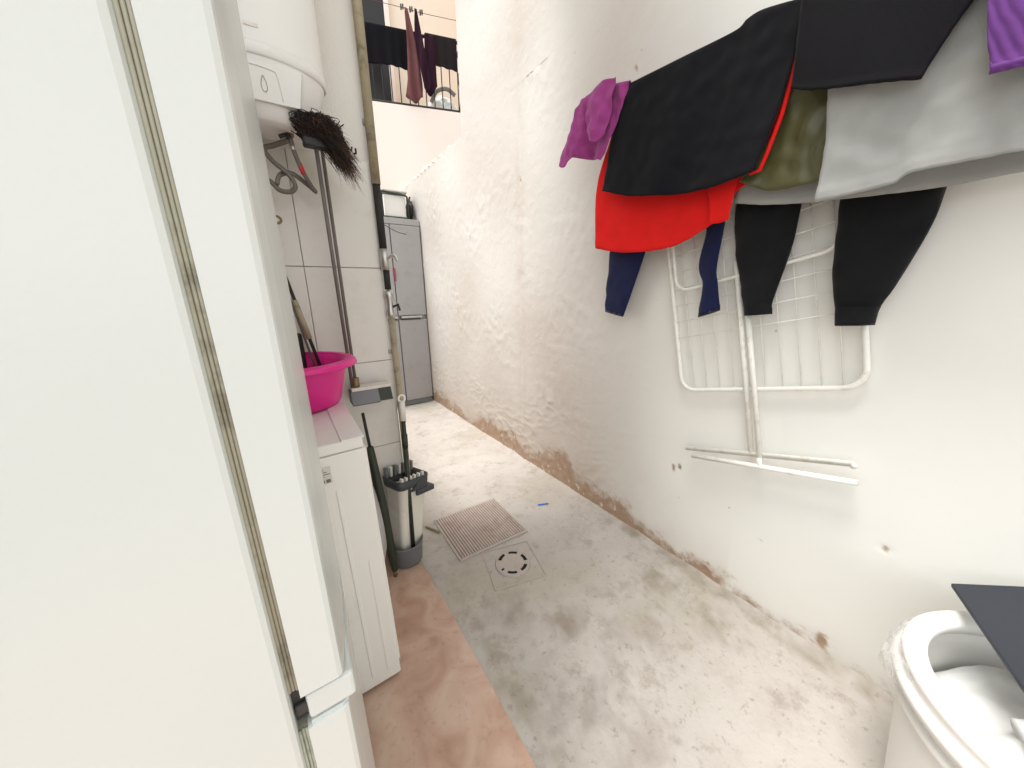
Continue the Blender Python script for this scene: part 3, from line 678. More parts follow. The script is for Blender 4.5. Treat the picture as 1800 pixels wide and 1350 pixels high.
# ---- pipe at the edge of the end wall
pp = thing('standpipe', 'old yellowish water pipe with valves on the edge of the tiled end wall', 'pipe', (0.374, 1.487, 0.02))
tubeo('upper_pipe', [(0, 0, 1.60), (0.0, 0, 3.1)], 0.0165, M_PIPE, pp, 14)
tubeo('rubber_sleeve', [(0.001, 0, 1.37), (0, 0, 1.60)], 0.0145, M_BLACKRUB, pp, 12)
tubeo('coupling', [(0.002, 0, 1.29), (0.002, 0, 1.37)], 0.0185, M_STEEL, pp, 12)
tubeo('rubber_sleeve', [(0.003, 0, 1.215), (0.003, 0, 1.29)], 0.013, M_BLACKRUB, pp, 12)
vl = latheo('valve_body', [(0, 1.10), (0.014, 1.10), (0.020, 1.12), (0.014, 1.14), (0.016, 1.18), (0.021, 1.19), (0.014, 1.21), (0, 1.215)], 0.004, 0, M_STEEL, pp, 14)
tubeo('tap_spout', catmull([(0.01, -0.005, 1.335), (0.035, -0.02, 1.345), (0.045, -0.025, 1.325)]), 0.006, M_STEEL, pp, 8)
tubeo('valve_handle', [(0.012, -0.006, 1.145), (0.032, -0.02, 1.155), (0.036, -0.022, 1.13)], 0.005, M_BLACKRUB, vl, 8)
tubeo('lower_pipe', [(0.004, 0, 0.02), (0.004, 0, 1.10)], 0.0135, M_PIPE, pp, 12)
for z in (1.8, 0.95): box('pipe_clip', -0.020, 0.020, 0.010, 0.030, z, z+0.018, M_GASKET, pp, 0.002)
wr = thing('loose_wire', 'thin loose wire sticking out from the standpipe towards the grey refrigerator', 'wire', (0.385, 1.48, 1.46))
tubeo('strand', catmull([(0, 0, 0.02), (0.03, 0.0, 0.005), (0.055, 0.0, -0.005), (0.085, 0.0, -0.01)]), 0.0012, M_BLACKRUB, wr, 6)
hb = thing('bag_clip', 'small black clip stuck on the wall beside the broom bristles', 'clip', (0.300, 1.495, 1.715))
box('base', -0.018, 0.018, -0.004, 0.016, -0.010, -0.003, M_WHITEPL, hb, 0.001)
bm = bmesh.new(); tube(bm, [(-0.014, -0.004, -0.004), (-0.012, -0.010, 0.010), (-0.002, -0.010, 0.002), (0.002, -0.010, 0.016)], 0.0035, 8); obj('clasp', bm, M_BLACKRUB, hb, True)
bm = bmesh.new(); tube(bm, [(0.006, -0.008, -0.004), (0.014, -0.010, -0.002), (0.014, -0.008, 0.014)], 0.0035, 8); obj('clasp', bm, M_BLACKRUB, hb, True)

# ---- mop bucket group
pot = thing('round_grey_tub', 'low round grey plastic tub on the tile edge holding a cream bucket', 'tub', (0.312, 1.395, 0.0255))
latheo('shell', [(0, 0.0), (0.062, 0.0), (0.068, 0.006), (0.077, 0.10), (0.080, 0.104), (0.076, 0.106), (0.072, 0.10), (0.064, 0.010), (0, 0.008)], 0, 0, M_GREYPL, pot, 40)
bk = thing('mop_bucket', 'cream mop bucket with a toothed charcoal wringer rim tilted in the grey tub', 'bucket', (0.320, 1.405, 0.062), (math.radians(-3), math.radians(7), math.radians(20)))
bm = bmesh.new()
def rrect(a, b, r, z, n=6):
    out = []
    for cx, cy, t0 in ((a-r, b-r, 0), (-a+r, b-r, 90), (-a+r, -b+r, 180), (a-r, -b+r, 270)):
        for k in range(n+1):
            t = math.radians(t0+90*k/n); out.append((cx+r*math.cos(t), cy+r*math.sin(t), z))
    return out
prof = [(0.048, 0.040, 0.015, 0.0), (0.052, 0.044, 0.018, 0.01), (0.066, 0.055, 0.022, 0.20), (0.072, 0.060, 0.024, 0.33), (0.074, 0.062, 0.024, 0.332), (0.069, 0.057, 0.022, 0.33), (0.062, 0.051, 0.020, 0.20), (0.048, 0.040, 0.016, 0.012)]
vv = [[bm.verts.new(p) for p in rrect(*q)] for q in prof]
bm.faces.new(vv[0][::-1]); bm.faces.new(vv[-1])
for a, b in zip(vv, vv[1:]):
    for k in range(len(a)): bm.faces.new((a[k], a[(k+1) % len(a)], b[(k+1) % len(a)], b[k]))
obj('bucket_body', bm, M_CREAMPL, bk, True)
bm = bmesh.new()
vv = [[bm.verts.new(p) for p in rrect(*q)] for q in [(0.075, 0.063, 0.025, 0.325), (0.080, 0.068, 0.026, 0.335), (0.083, 0.071, 0.028, 0.366), (0.077, 0.065, 0.026, 0.366), (0.066, 0.055, 0.024, 0.335), (0.062, 0.051, 0.022, 0.325)]]
for a, b in zip(vv, vv[1:]+vv[:1]):
    for k in range(len(a)): bm.faces.new((a[k], a[(k+1) % len(a)], b[(k+1) % len(a)], b[k]))
wring = obj('wringer_rim', bm, M_DKGREY, bk, True)
for i in range(7):
    x = -0.066+i*0.022
    box('tooth', x-0.006, x+0.006, 0.040, 0.063, 0.360, 0.405, M_CREAMPL if i % 2 else M_GREYPL, wring, 0.002, 1)
for i in range(6):
    x = -0.060+i*0.022
    box('tooth', x-0.005, x+0.005, -0.062, -0.045, 0.352, 0.380, M_CREAMPL, wring, 0.002, 1)
box('handle_bracket', 0.002, 0.100, -0.078, -0.064, 0.285, 0.310, M_DKGREY, bk, 0.004)
box('handle_bracket', 0.074, 0.104, -0.064, 0.0, 0.288, 0.307, M_DKGREY, bk, 0.004)
bm = prism(bmesh.new(), [(-0.02, 0.31), (0.06, 0.31), (0.066, 0.345), (0.03, 0.36)], 'y', -0.071, -0.060); obj('wringer_cheek', bm, M_DKGREY, bk)
ms = thing('mop_stick', 'dark green mop stick with a white hanging end standing in the grey tub', 'mop', (0.330, 1.345, 0.036))
tubeo('handle', [(0, 0, 0.0), (0.030, 0.055, 0.66)], 0.0095, M_GREENDK, ms, 12)
tubeo('grip', [(0.030, 0.055, 0.66), (0.034, 0.062, 0.745)], 0.0125, M_CREAMPL, ms, 12)
tubeo('hanging_ring', [(0.0345+0.013*math.cos(2*PI*k/16), 0.062, 0.755+0.015*math.sin(2*PI*k/16)) for k in range(16)], 0.0045, M_WHITEPL, ms, 8, True)
tubeo('collar', [(0.0245, 0.045, 0.54), (0.027, 0.05, 0.60)], 0.0125, M_GREENDK, ms, 10)
um = thing('closed_umbrella', 'closed dark green umbrella leaning beside the washing machine', 'umbrella', (0.238, 1.322, 0.026))
tubeo('canopy', catmull([(0, 0, 0.03), (-0.006, 0.012, 0.20), (-0.016, 0.03, 0.40), (-0.026, 0.05, 0.60)]), [0.012+0.008*math.sin(PI*k/24)**0.7 for k in range(25)], M_GREENDK, um, 9)
tubeo('tip', [(0.0, 0, 0.0), (0, 0, 0.04)], 0.008, M_BRASS, um, 8)
tubeo('shaft', [(-0.026, 0.05, 0.59), (-0.034, 0.064, 0.74)], 0.006, M_BLACKRUB, um, 8)

# ---- floor things
mh = thing('floor_hatch', 'square rusty ribbed metal hatch set in the concrete floor', 'hatch', (0.712, 1.436, 0.006), (0, 0, math.radians(-1)))
box('plate', -0.180, 0.180, -0.172, 0.172, -0.012, 0.002, M_RUST, mh, 0.002, 1)
bm = bmesh.new()
for i in range(26):
    x = -0.172+i*0.01376
    bx(bm, x-0.0042, x+0.0042, -0.170, 0.170, 0.001, 0.0055, 0.001, 1)
tag(obj('ribs', bm, M_RIB, mh), kind='stuff')
for a in (-1, 1):
    box('frame_bar', -0.192, 0.192, 0.176*a-0.006, 0.176*a+0.006, -0.012, 0.003, M_CAST, mh, 0.001, 1)
    box('frame_bar', 0.187*a-0.006, 0.187*a+0.006, -0.168, 0.168, -0.012, 0.003, M_CAST, mh, 0.001, 1)
dn = thing('floor_drain', 'round floor drain cover with curved slots beside the metal hatch', 'drain', (0.712, 1.113, 0.004))
bm = bmesh.new(); n = 72
radii = [0.0, 0.030, 0.053, 0.069, 0.078, 0.082]
zz = [0.005, 0.006, 0.0065, 0.0065, 0.006, -0.002]
rings = [[bm.verts.new((r*math.cos(2*PI*k/n), r*math.sin(2*PI*k/n), z)) for k in range(n)] if r else [bm.verts.new((0, 0, z))] for r, z in zip(radii, zz)]
for j in range(len(radii)-1):
    a, b = rings[j], rings[j+1]
    for k in range(n):
        ang = (360*k/n+12) % 60
        if j == 2 and ang < 40 and not (150 < 360*k/n < 200): continue
        if len(a) == 1: bm.faces.new((a[0], b[k], b[(k+1) % n]))
        else: bm.faces.new((a[k], b[k], b[(k+1) % n], a[(k+1) % n]))
c = obj('cover', bm, M_CAST, dn)
md = c.modifiers.new('t', 'SOLIDIFY'); md.thickness = 0.003; md.offset = -1
latheo('pit_shade', [(0, 0.0035), (0.0785, 0.0035), (0.0785, 0.0015), (0, 0.0015)], 0, 0, M_PITSHADE, dn, 36, smooth=False)  # flat near-black disc: shade below the slots put into its colour
bm = bmesh.new()
for a in (-1, 1):
    bx(bm, -0.118, 0.118, 0.116*a-0.002, 0.116*a+0.002, -0.006, 0.0005); bx(bm, 0.116*a-0.002, 0.116*a+0.002, -0.1135, 0.1135, -0.006, 0.0005)
obj('square_surround', bm, M_CAST, dn); dn.rotation_euler = (0, 0, math.radians(-14))
pen = thing('blue_strip', 'small bright blue plastic strip lying on the concrete floor', 'litter', (1.112, 1.39, 0.006), (0, 0, math.radians(-22)))
box('strip', -0.032, 0.032, -0.004, 0.004, 0, 0.004, M_BLUE, pen, 0.001, 1)
ch = thing('wood_splinter', 'small brown splinter lying between grey tub and metal hatch', 'litter', (0.49, 1.545, 0.008), (0, 0, math.radians(-62)))
box('sliver', -0.05, 0.05, -0.006, 0.006, 0, 0.006, M_BRASS, ch, 0.002, 1)

# ---- far refrigerator and things on it
ff = thing('grey_refrigerator', 'tall silver grey refrigerator at the far end of the yard', 'refrigerator', (0.760, 3.78, 0.004))
box('cabinet', 0.0, 0.590, 0.035, 0.64, 0.02, 1.985, M_SILVER, ff, 0.006)
box('top_panel', 0.0, 0.590, 0.004, 0.033, 1.925, 1.985, M_SILVER, ff, 0.004)
box('plinth', 0.005, 0.585, 0.012, 0.033, 0.0, 0.055, M_GREYPL, ff, 0.003)
for (x0, x1) in ((0.002, 0.272), (0.280, 0.588)):
    for (z0, z1, nm) in ((1.012, 1.920, 'upper_door'), (0.060, 0.965, 'lower_door')):
        d = box(nm, x0, x1, 0.0, 0.033, z0, z1, M_SILVER, ff, 0.006)
    hx0, hx1 = (x0+0.06, x1-0.006) if x0 < 0.1 else (x0+0.018, x1-0.06)
    h = obj('handle', bx(bmesh.new(), hx0, hx1, -0.034, -0.016, 0.985, 1.008, 0.006), M_STEEL, d)
    for hx in (hx0+0.012, hx1-0.012): box('handle_mount', hx-0.008, hx+0.008, -0.017, 0.001, 0.988, 1.004, M_STEEL, d)
    box('handle_grip_recess', hx0+0.01, hx1-0.01, 0.001, 0.030, 0.968, 1.009, M_DKGREY, ff)
rb = thing('red_ribbon', 'small faded red ribbon hanging on the grey refrigerator door edge', 'ribbon', (1.037, 3.765, 1.37))
box('ribbon_strip', -0.008, 0.012, -0.002, 0.002, 0.0, 0.12, mat('faded_red_cloth', (0.30, 0.07, 0.09), 0.9), rb, 0.001, 1)
box('knot', -0.004, 0.010, -0.004, 0.004, 0.115, 0.135, mat('faded_red_cloth', (0.30, 0.07, 0.09), 0.9), rb, 0.003, 1)
cr = thing('framed_box', 'white plastic box in a dark green tube frame on the grey refrigerator', 'box', (1.13, 3.95, 1.991))
box('box_body', -0.105, 0.115, -0.10, 0.14, 0.018, 0.225, M_WHITEPL, cr, 0.012)
box('foil_top', -0.115, 0.135, -0.11, 0.15, 0.252, 0.268, M_STEEL, cr, 0.004)
def fpath(y): return [(-0.13, y, 0.0), (-0.13, y, 0.236), (-0.12, y, 0.243), (0.11, y, 0.225), (0.125, y, 0.215), (0.128, y, 0.0)]
for y in (-0.125, 0.155): tubeo('tube_frame', fpath(y), 0.0105, M_GREENDK, cr, 8)
tubeo('tube_frame', [(-0.13, -0.125, 0.236), (-0.22, -0.09, 0.285), (-0.30, -0.09, 0.30)], 0.0105, M_GREENDK, cr, 8)
for x in (-0.13, 0.128): tubeo('tube_frame', [(x, -0.125, 0.010), (x, 0.155, 0.010)], 0.009, M_GREENDK, cr, 8)
tubeo('tube_frame', [(-0.13, -0.125, 0.010), (0.128, -0.125, 0.010)], 0.009, M_GREENDK, cr, 8)
pb = thing('smudge_blob', 'made-up black bag squeezed between framed box and wall', 'blob', (1.318, 3.96, 1.991))  # added blob standing in for a dark smudge on the wall
bm = bmesh.new(); bmesh.ops.create_icosphere(bm, subdivisions=4, radius=1)
for v in bm.verts:
    k = 1+0.25*nz(v.co.x*2.3, v.co.y*2.3, v.co.z*2.3)+0.10*nz(v.co.x*7, v.co.y*7, v.co.z*7)
    v.co = Vector((v.co.x*0.028*k, v.co.y*0.09*k, max(-1, v.co.z)*0.105*k+0.118))
obj('blob_body', bm, M_BLACKRUB, pb, True)
tubeo('blob_knot', catmull([(0, 0, 0.20), (0.003, -0.01, 0.235), (0.01, -0.02, 0.25)]), [0.014-0.0004*k for k in range(17)], M_BLACKRUB, pb, 8)

# ---- balcony laundry (in the facade frame)
def fdrape(name, label, cat, mt, T, B, y, seed, back=0.0, amp=0.012, fold=30, L=None, R=None, group=None):
    o0 = thing(name, label, cat, FAC['loc'], FAC['rot'], group)
    L = L or [T[0], B[0]]; R = R or [T[-1], B[-1]]
    # drape() hangs along y at depth X; swap axes: u -> x, depth -> y
    o = drape('cloth', mt, o0, y, T, B, L, R, seed, amp, fold, back, 26, 22, 0.004)
    for v in o.data.vertices: v.co = Vector((v.co.y, v.co.x, v.co.z))
    return o0
fdrape('dark_garment', 'black garment spread over the balcony railing beside the door', 'garment', M_DKNAVYC, [(0.06, ZB+0.715), (0.62, ZB+0.71)], [(0.02, ZB+0.34), (0.28, ZB+0.36), (0.56, ZB+0.33)], 0.030, 3, 0.5)
fdrape('dark_towel', 'dark plum towel over the railing at the right end of the balcony', 'towel', M_DKTOWEL, [(0.70, ZB+0.72), (1.05, ZB+0.715)], [(0.72, ZB+0.44), (1.05, ZB+0.40)], 0.028, 5, 0.6)
fdrape('dark_garment', 'dark plum garment with a bunched lower end between towel and scarves', 'garment', M_PLUM, [(0.69, ZB+0.70), (0.80, ZB+0.70)], [(0.66, ZB+0.16), (0.72, ZB+0.11), (0.80, ZB+0.22)], 0.010, 9, 0.3, 0.02)
ln = thing('balcony_clothesline', 'thin clothesline with dark pegs above the balcony railing', 'clothesline', FAC['loc'], FAC['rot'])
tubeo('cord', catmull([(-1.0, -0.03, 4.27), (0.4, -0.03, 4.238), (0.7, -0.03, 4.222), (1.30, -0.03, 4.22)]), 0.0025, M_MAUVE, ln, 6)
for x, z in ((0.468, 4.238), (0.562, 4.232), (0.668, 4.223)):
    bm = bmesh.new(); bx(bm, x-0.018, x-0.003, -0.045, -0.015, z-0.02, z+0.022, 0.003, 1); bx(bm, x+0.003, x+0.016, -0.045, -0.015, z-0.014, z+0.026, 0.003, 1)
    obj('peg', bm, M_DOORDK, ln)
fdrape('hanging_scarf', 'long mauve scarf hanging to the foot of the balcony railing', 'scarf', M_MAUVE, [(0.490, 4.23), (0.525, 4.225)], [(0.43, ZB+0.05), (0.52, ZB-0.01), (0.62, ZB+0.06)], -0.050, 13, 0, 0.03, 40, [(0.490, 4.23), (0.490, 3.95), (0.47, 3.6), (0.43, ZB+0.05)], [(0.525, 4.225), (0.585, 3.9), (0.625, 3.6), (0.62, ZB+0.06)])
fdrape('hanging_scarf', 'narrow plum scarf hanging from the line beside the mauve one', 'scarf', M_PLUM, [(0.595, 4.225), (0.62, 4.22)], [(0.64, ZB+0.13), (0.68, ZB+0.10), (0.72, ZB+0.16)], -0.075, 17, 0, 0.02, 40, [(0.595, 4.225), (0.575, 3.95), (0.61, 3.7), (0.64, ZB+0.13)], [(0.62, 4.22), (0.665, 3.9), (0.70, 3.7), (0.72, ZB+0.16)])
wb = thing('white_sack', 'grey and white bundle lying behind the balcony bars', 'sack', FAC['loc'], FAC['rot'])
bm = bmesh.new(); bmesh.ops.create_icosphere(bm, subdivisions=4, radius=1)
for v in bm.verts:
    k = 1+0.3*nz(v.co.x*2, v.co.y*2, v.co.z*2)+0.1*nz(v.co.x*6, v.co.y*6, v.co.z*6); v.co = Vector((0.88+v.co.x*0.17*k, 0.25+v.co.y*0.12*k, ZB+0.10+v.co.z*0.12*k))
obj('bundle', bm, M_WHITEC, wb, True)
tubeo('grey_strap', catmull([(0.73, 0.11, ZB+0.10), (0.80, 0.10, ZB+0.21), (0.92, 0.10, ZB+0.25), (1.02, 0.11, ZB+0.20)]), 0.022, mat('grey_strap_cloth', (0.20, 0.19, 0.17), 0.9), wb, 8)

# ---- laundry cords over the yard
def cord_z(X, y): return 1.93+0.10*(y-0.98)+0.02*((y-0.4)/0.8)**2-0.004
cl = thing('clothesline', 'wall-mounted laundry cords carrying the washing beside the white wall', 'clothesline', (0, 0, 0))
CORDS = (1.17, 1.235, 1.30)
for X in CORDS: tubeo('cord', [(X+0.007, y, cord_z(X, y)-0.010) for y in frange(-0.9, 1.16, 0.1)], 0.0022, M_WHITEPL, cl, 6)
tubeo('bracket_arm', [(WX+0.01, 1.165, 1.93), (1.165, 1.165, 1.935)], 0.008, M_STEEL, cl, 8)
tubeo('bracket_arm', [(WX+0.01, -0.9, 1.80), (1.165, -0.9, 1.79)], 0.008, M_STEEL, cl, 8)

def garment(name, label, cat): return thing(name, label, cat, (0, 0, 0))
# hung garments; outlines are (y, z) in metres on the plane of their cord
g = garment('black_shirt', 'large black cotton shirt hung in front over a red one', 'shirt')
drape('cloth', M_BLACKC, g, 1.17, [(0.980, 1.928), (0.774, 1.910), (0.623, 1.897), (0.596, 1.907), (0.556, 1.908), (0.468, 1.882)],
      [(1.096, 1.613), (0.937, 1.556), (0.772, 1.524), (0.638, 1.513), (0.515, 1.526)], [(0.980, 1.928), (1.049, 1.790), (1.096, 1.613)],
      [(0.468, 1.882), (0.462, 1.812), (0.477, 1.674), (0.515, 1.526)], 2, 0.011, 9, 0.6, 60, 44, slant=0.35, creases=0.004)
RED_EDGE = ((0.462, 1.81), (0.467, 1.72), (0.476, 1.65), (0.498, 1.565), (0.510, 1.528), (0.535, 1.526))
g = garment('red_shirt', 'bright red cotton shirt whose hem shows below the black one', 'shirt')
drape('cloth', M_REDC, g, 1.235, [(1.045, 1.936), (0.492, 1.872)], [(1.167, 1.401), (1.001, 1.366), (0.796, 1.364), (0.655, 1.415)],
      [(1.045, 1.936), (1.107, 1.823), (1.174, 1.651), (1.167, 1.401)], [(0.492, 1.872), (0.494, 1.723), (0.512, 1.555), (0.590, 1.50), (0.655, 1.415)], 4, 0.006, 8, 0.4, 56, 40)
slv = drape('sleeve', M_REDC, g, 1.222, [(0.70, 1.60), (0.575, 1.575)], [(0.655, 1.416), (0.622, 1.413), (0.598, 1.419)], [(0.70, 1.60), (0.665, 1.49), (0.655, 1.416)], [(0.575, 1.575), (0.590, 1.50), (0.598, 1.419)], 6, 0.008, 10, 0, 18, 18)
pip = tubeo('edge_binding', [(1.178, y+0.001, z) for y, z in RED_EDGE], 0.0055, M_REDC, g, 8)
g = garment('olive_shorts', 'shiny olive green nylon shorts between black shirt and grey sheet', 'shorts')
drape('cloth', M_OLIVE, g, 1.203, [(0.470, 1.875), (0.36, 1.865)], [(0.575, 1.520), (0.52, 1.488), (0.493, 1.476), (0.427, 1.470), (0.350, 1.475)],
      [(0.470, 1.875), (0.472, 1.775), (0.500, 1.634), (0.575, 1.520)], [(0.36, 1.865), (0.345, 1.681), (0.350, 1.475)], 8, 0.012, 8, 0.5, 40, 40, slant=-0.8, creases=0.009)
g = garment('grey_sheet', 'light grey jersey sheet hung over two cords, longest piece of the washing', 'sheet')
drape('front_panel', M_GREYC, g, 1.165, [(0.400, 1.876), (0.15, 1.853), (-0.50, 1.80)], [(0.368, 1.415), (0.297, 1.418), (0.235, 1.424), (0.211, 1.438), (0.136, 1.437), (0.0, 1.432), (-0.50, 1.40)],
      [(0.400, 1.876), (0.382, 1.658), (0.369, 1.547), (0.368, 1.415)], [(-0.50, 1.80), (-0.50, 1.40)], 10, 0.006, 6, 0, 120, 60, creases=0.0042)
drape('back_panel', M_GREYC, g, 1.252, [(0.600, 1.878), (0.1, 1.84), (-0.5, 1.80)], [(0.604, 1.472), (0.521, 1.450), (0.397, 1.431), (0.177, 1.413), (0.0, 1.414), (-0.5, 1.38)],
      [(0.600, 1.878), (0.600, 1.6), (0.604, 1.472)], [(-0.5, 1.80), (-0.5, 1.38)], 12, 0.004, 5, 0, 70, 30)
drape('top_fold', M_GREYC, g, 1.166, [(0.400, 1.876), (0.15, 1.853), (-0.50, 1.80)], [(0.40, 1.80), (0.15, 1.79), (-0.5, 1.74)], [(0.400, 1.876), (0.40, 1.80)], [(-0.50, 1.80), (-0.5, 1.74)], 10, 0.001, 6, 0.9, 60, 6)
g = garment('black_jersey', 'short black jersey folded over the front cord above the grey sheet', 'jersey')
drape('cloth', M_BLACKC2, g, 1.138, [(0.458, 1.886), (0.30, 1.872), (0.135, 1.858)], [(0.451, 1.686), (0.402, 1.660), (0.328, 1.636), (0.222, 1.604)],
      [(0.458, 1.886), (0.453, 1.775), (0.451, 1.686)], [(0.135, 1.858), (0.165, 1.74), (0.208, 1.644), (0.222, 1.604)], 14, 0.007, 10, 0.5, 40, 34, gap=0.04)
g = garment('purple_knit', 'purple ribbed knit piece hanging nearest at the right edge', 'garment')
o = drape('cloth', M_PURPLE, g, 1.115, [(0.165, 1.862), (0.0, 1.85), (-0.16, 1.84)], [(0.131, 1.566), (0.113, 1.561), (0.0, 1.555), (-0.15, 1.55)],
      [(0.165, 1.862), (0.157, 1.687), (0.131, 1.566)], [(-0.16, 1.84), (-0.15, 1.55)], 16, 0.006, 12, 0.4, 160, 40, gap=0.06)
for v in o.data.vertices: v.co.x += 0.0012*math.sin((v.co.y*0.55+v.co.z)*640)
tubeo('ribbed_hem', catmull([(1.112, 0.132, 1.572), (1.112, 0.07, 1.566), (1.110, -0.05, 1.560), (1.110, -0.15, 1.556)]), 0.008, M_PURPLE, g, 10)
g = garment('magenta_shirt', 'crumpled magenta T-shirt at the far end of the washing', 'shirt')
drape('cloth', M_MAG, g, 1.165, [(1.245, 1.955), (1.19, 1.972), (1.117, 1.962), (1.06, 1.958), (0.975, 1.934)], [(1.345, 1.800), (1.325, 1.762), (1.288, 1.748), (1.255, 1.772), (1.217, 1.765), (1.087, 1.720)],
      [(1.245, 1.955), (1.27, 1.885), (1.345, 1.800)], [(0.975, 1.934), (1.023, 1.819), (1.087, 1.720)], 18, 0.022, 14, 0.3, 50, 40, slant=0.5, creases=0.013)
drape('sleeve', M_MAG, g, 1.140, [(1.165, 1.962), (1.085, 1.975), (1.02, 1.965)], [(1.13, 1.80), (1.09, 1.775), (1.055, 1.79)], [(1.165, 1.962), (1.16, 1.88), (1.13, 1.80)], [(1.02, 1.965), (1.03, 1.88), (1.055, 1.79)], 21, 0.020, 26, 0, 30, 30, creases=0.014)
g = garment('navy_leggings', 'navy blue leggings with two narrow legs below the red shirt', 'leggings')
drape('waist', M_NAVY, g, 1.300, [(1.14, 1.934), (0.66, 1.885)], [(1.13, 1.52), (0.90, 1.56), (0.66, 1.52)], [(1.14, 1.934), (1.13, 1.52)], [(0.66, 1.885), (0.66, 1.52)], 20, 0.004, 8, 0.2, 24, 14)
legtube('leg', M_NAVY, g, 1.297, [(1.135, 1.56), (1.139, 1.393), (1.150, 1.24), (1.152, 1.118)], [(0.90, 1.56), (0.949, 1.372), (1.00, 1.22), (1.043, 1.098)], 0.010, 1)
legtube('leg', M_NAVY, g, 1.297, [(0.76, 1.56), (0.708, 1.429), (0.722, 1.288), (0.699, 1.227), (0.700, 1.109)], [(0.645, 1.56), (0.646, 1.429), (0.655, 1.283), (0.644, 1.225), (0.625, 1.137)], 0.011, 2)
g = garment('black_joggers', 'black fleece jogging trousers with cuffed legs in front of the drying rack', 'trousers')
drape('waist', M_BLACKJ, g, 1.305, [(0.64, 1.885), (0.15, 1.845)], [(0.63, 1.52), (0.40, 1.55), (0.17, 1.50)], [(0.64, 1.885), (0.63, 1.52)], [(0.15, 1.845), (0.17, 1.50)], 22, 0.004, 8, 0.2, 24, 14)
for Lp, Rp, Lc, Rc, sd in (([(0.632, 1.57), (0.624, 1.485), (0.610, 1.352), (0.575, 1.222), (0.557, 1.165), (0.552, 1.145)], [(0.42, 1.57), (0.440, 1.455), (0.446, 1.332), (0.468, 1.200), (0.474, 1.165), (0.474, 1.147)], [(0.553, 1.163), (0.547, 1.120)], [(0.476, 1.163), (0.469, 1.128)], 3),
                           ([(0.368, 1.57), (0.358, 1.436), (0.343, 1.260), (0.326, 1.165), (0.320, 1.140)], [(0.165, 1.57), (0.172, 1.420), (0.180, 1.337), (0.212, 1.21), (0.228, 1.165), (0.232, 1.142)], [(0.322, 1.155), (0.313, 1.101)], [(0.232, 1.155), (0.233, 1.107)], 5)):
    lg = legtube('leg', M_BLACKJ, g, 1.305, Lp, Rp, 0.024, sd)
    legtube('cuff', M_BLACKJ, lg, 1.305, Lc, Rc, 0.0225, sd+9, 8)

# ---- folded drying rack hung on the wall
rk = thing('drying_rack', 'folded white wire drying rack hanging slanted on the wall', 'drying rack', (1.335, 0.487, 0.870))
ud, vd = Vector((0, -0.973, 0.228)), Vector((0, 0.205, 0.979))
def rp(u, v, x=0.0): return Vector((x, 0, 0))+ud*u+vd*v
def rframe(hw, v0, v1, r):
    pts = []
    for cu, cv, t0 in ((hw-r, v1-r, 0), (-hw+r, v1-r, 90), (-hw+r, v0+r, 180), (hw-r, v0+r, 270)):
        for k in range(7):
            t = math.radians(t0+15*k); pts.append((cu+r*math.cos(t), cv+r*math.sin(t)))
    return pts
tubeo('outer_frame', [rp(u, v) for u, v in rframe(0.272, 0.0, 0.70, 0.055)], 0.0082, M_WHITETUBE, rk, 10, True)
wire = None
for i in range(10):
    u = -0.222+i*0.0493
    tubeo('wire', [rp(u, 0.004, 0.002), rp(u, 0.696, 0.002)], 0.0017, M_WHITETUBE, rk, 6)
tubeo('wing_frame', [rp(u, v, -0.017) for u, v in rframe(0.245, 0.395, 0.69, 0.05)], 0.0060, M_WHITETUBE, rk, 8, True)
for i in range(7):
    v = 0.215+i*0.0635
    tubeo('cross_wire', [rp(-0.264, v, -0.006), rp(0.264, v+0.004, -0.006)], 0.0017, M_WHITETUBE, rk, 6)
tubeo('leg', [Vector((-0.012, 0.466-0.487, 0.628-0.870)), Vector((-0.012, 0.605-0.487, 1.30-0.870))], 0.0085, M_WHITETUBE, rk, 10)
tubeo('leg', [Vector((-0.020, 0.436-0.487, 0.628-0.870)), Vector((-0.020, 0.580-0.487, 1.30-0.870))], 0.0085, M_WHITETUBE, rk, 10)
tubeo('foot_bar', [Vector((-0.014, 0.700-0.487, 0.572-0.870)), Vector((-0.014, 0.212-0.487, 0.706-0.870)), Vector((-0.030, 0.206-0.487, 0.706-0.870))], 0.0090, M_WHITETUBE, rk, 10)
tubeo('foot_bar', [Vector((-0.030, 0.665-0.487, 0.556-0.870)), Vector((-0.030, 0.190-0.487, 0.660-0.870))], 0.0090, M_WHITETUBE, rk, 10)
tubeo('leg_stub', [Vector((-0.024, 0.438-0.487, 0.635-0.870)), Vector((-0.030, 0.430-0.487, 0.606-0.870))], 0.0080, M_WHITETUBE, rk, 10)
nl = thing('wall_nail', 'bent nail in the wall that carries the drying rack', 'nail', (1.345, 0.60, 1.548))
tubeo('nail_shank', [(0.03, 0, -0.006), (-0.03, 0, 0.0), (-0.038, 0, 0.012)], 0.004, M_STEEL, nl, 6)

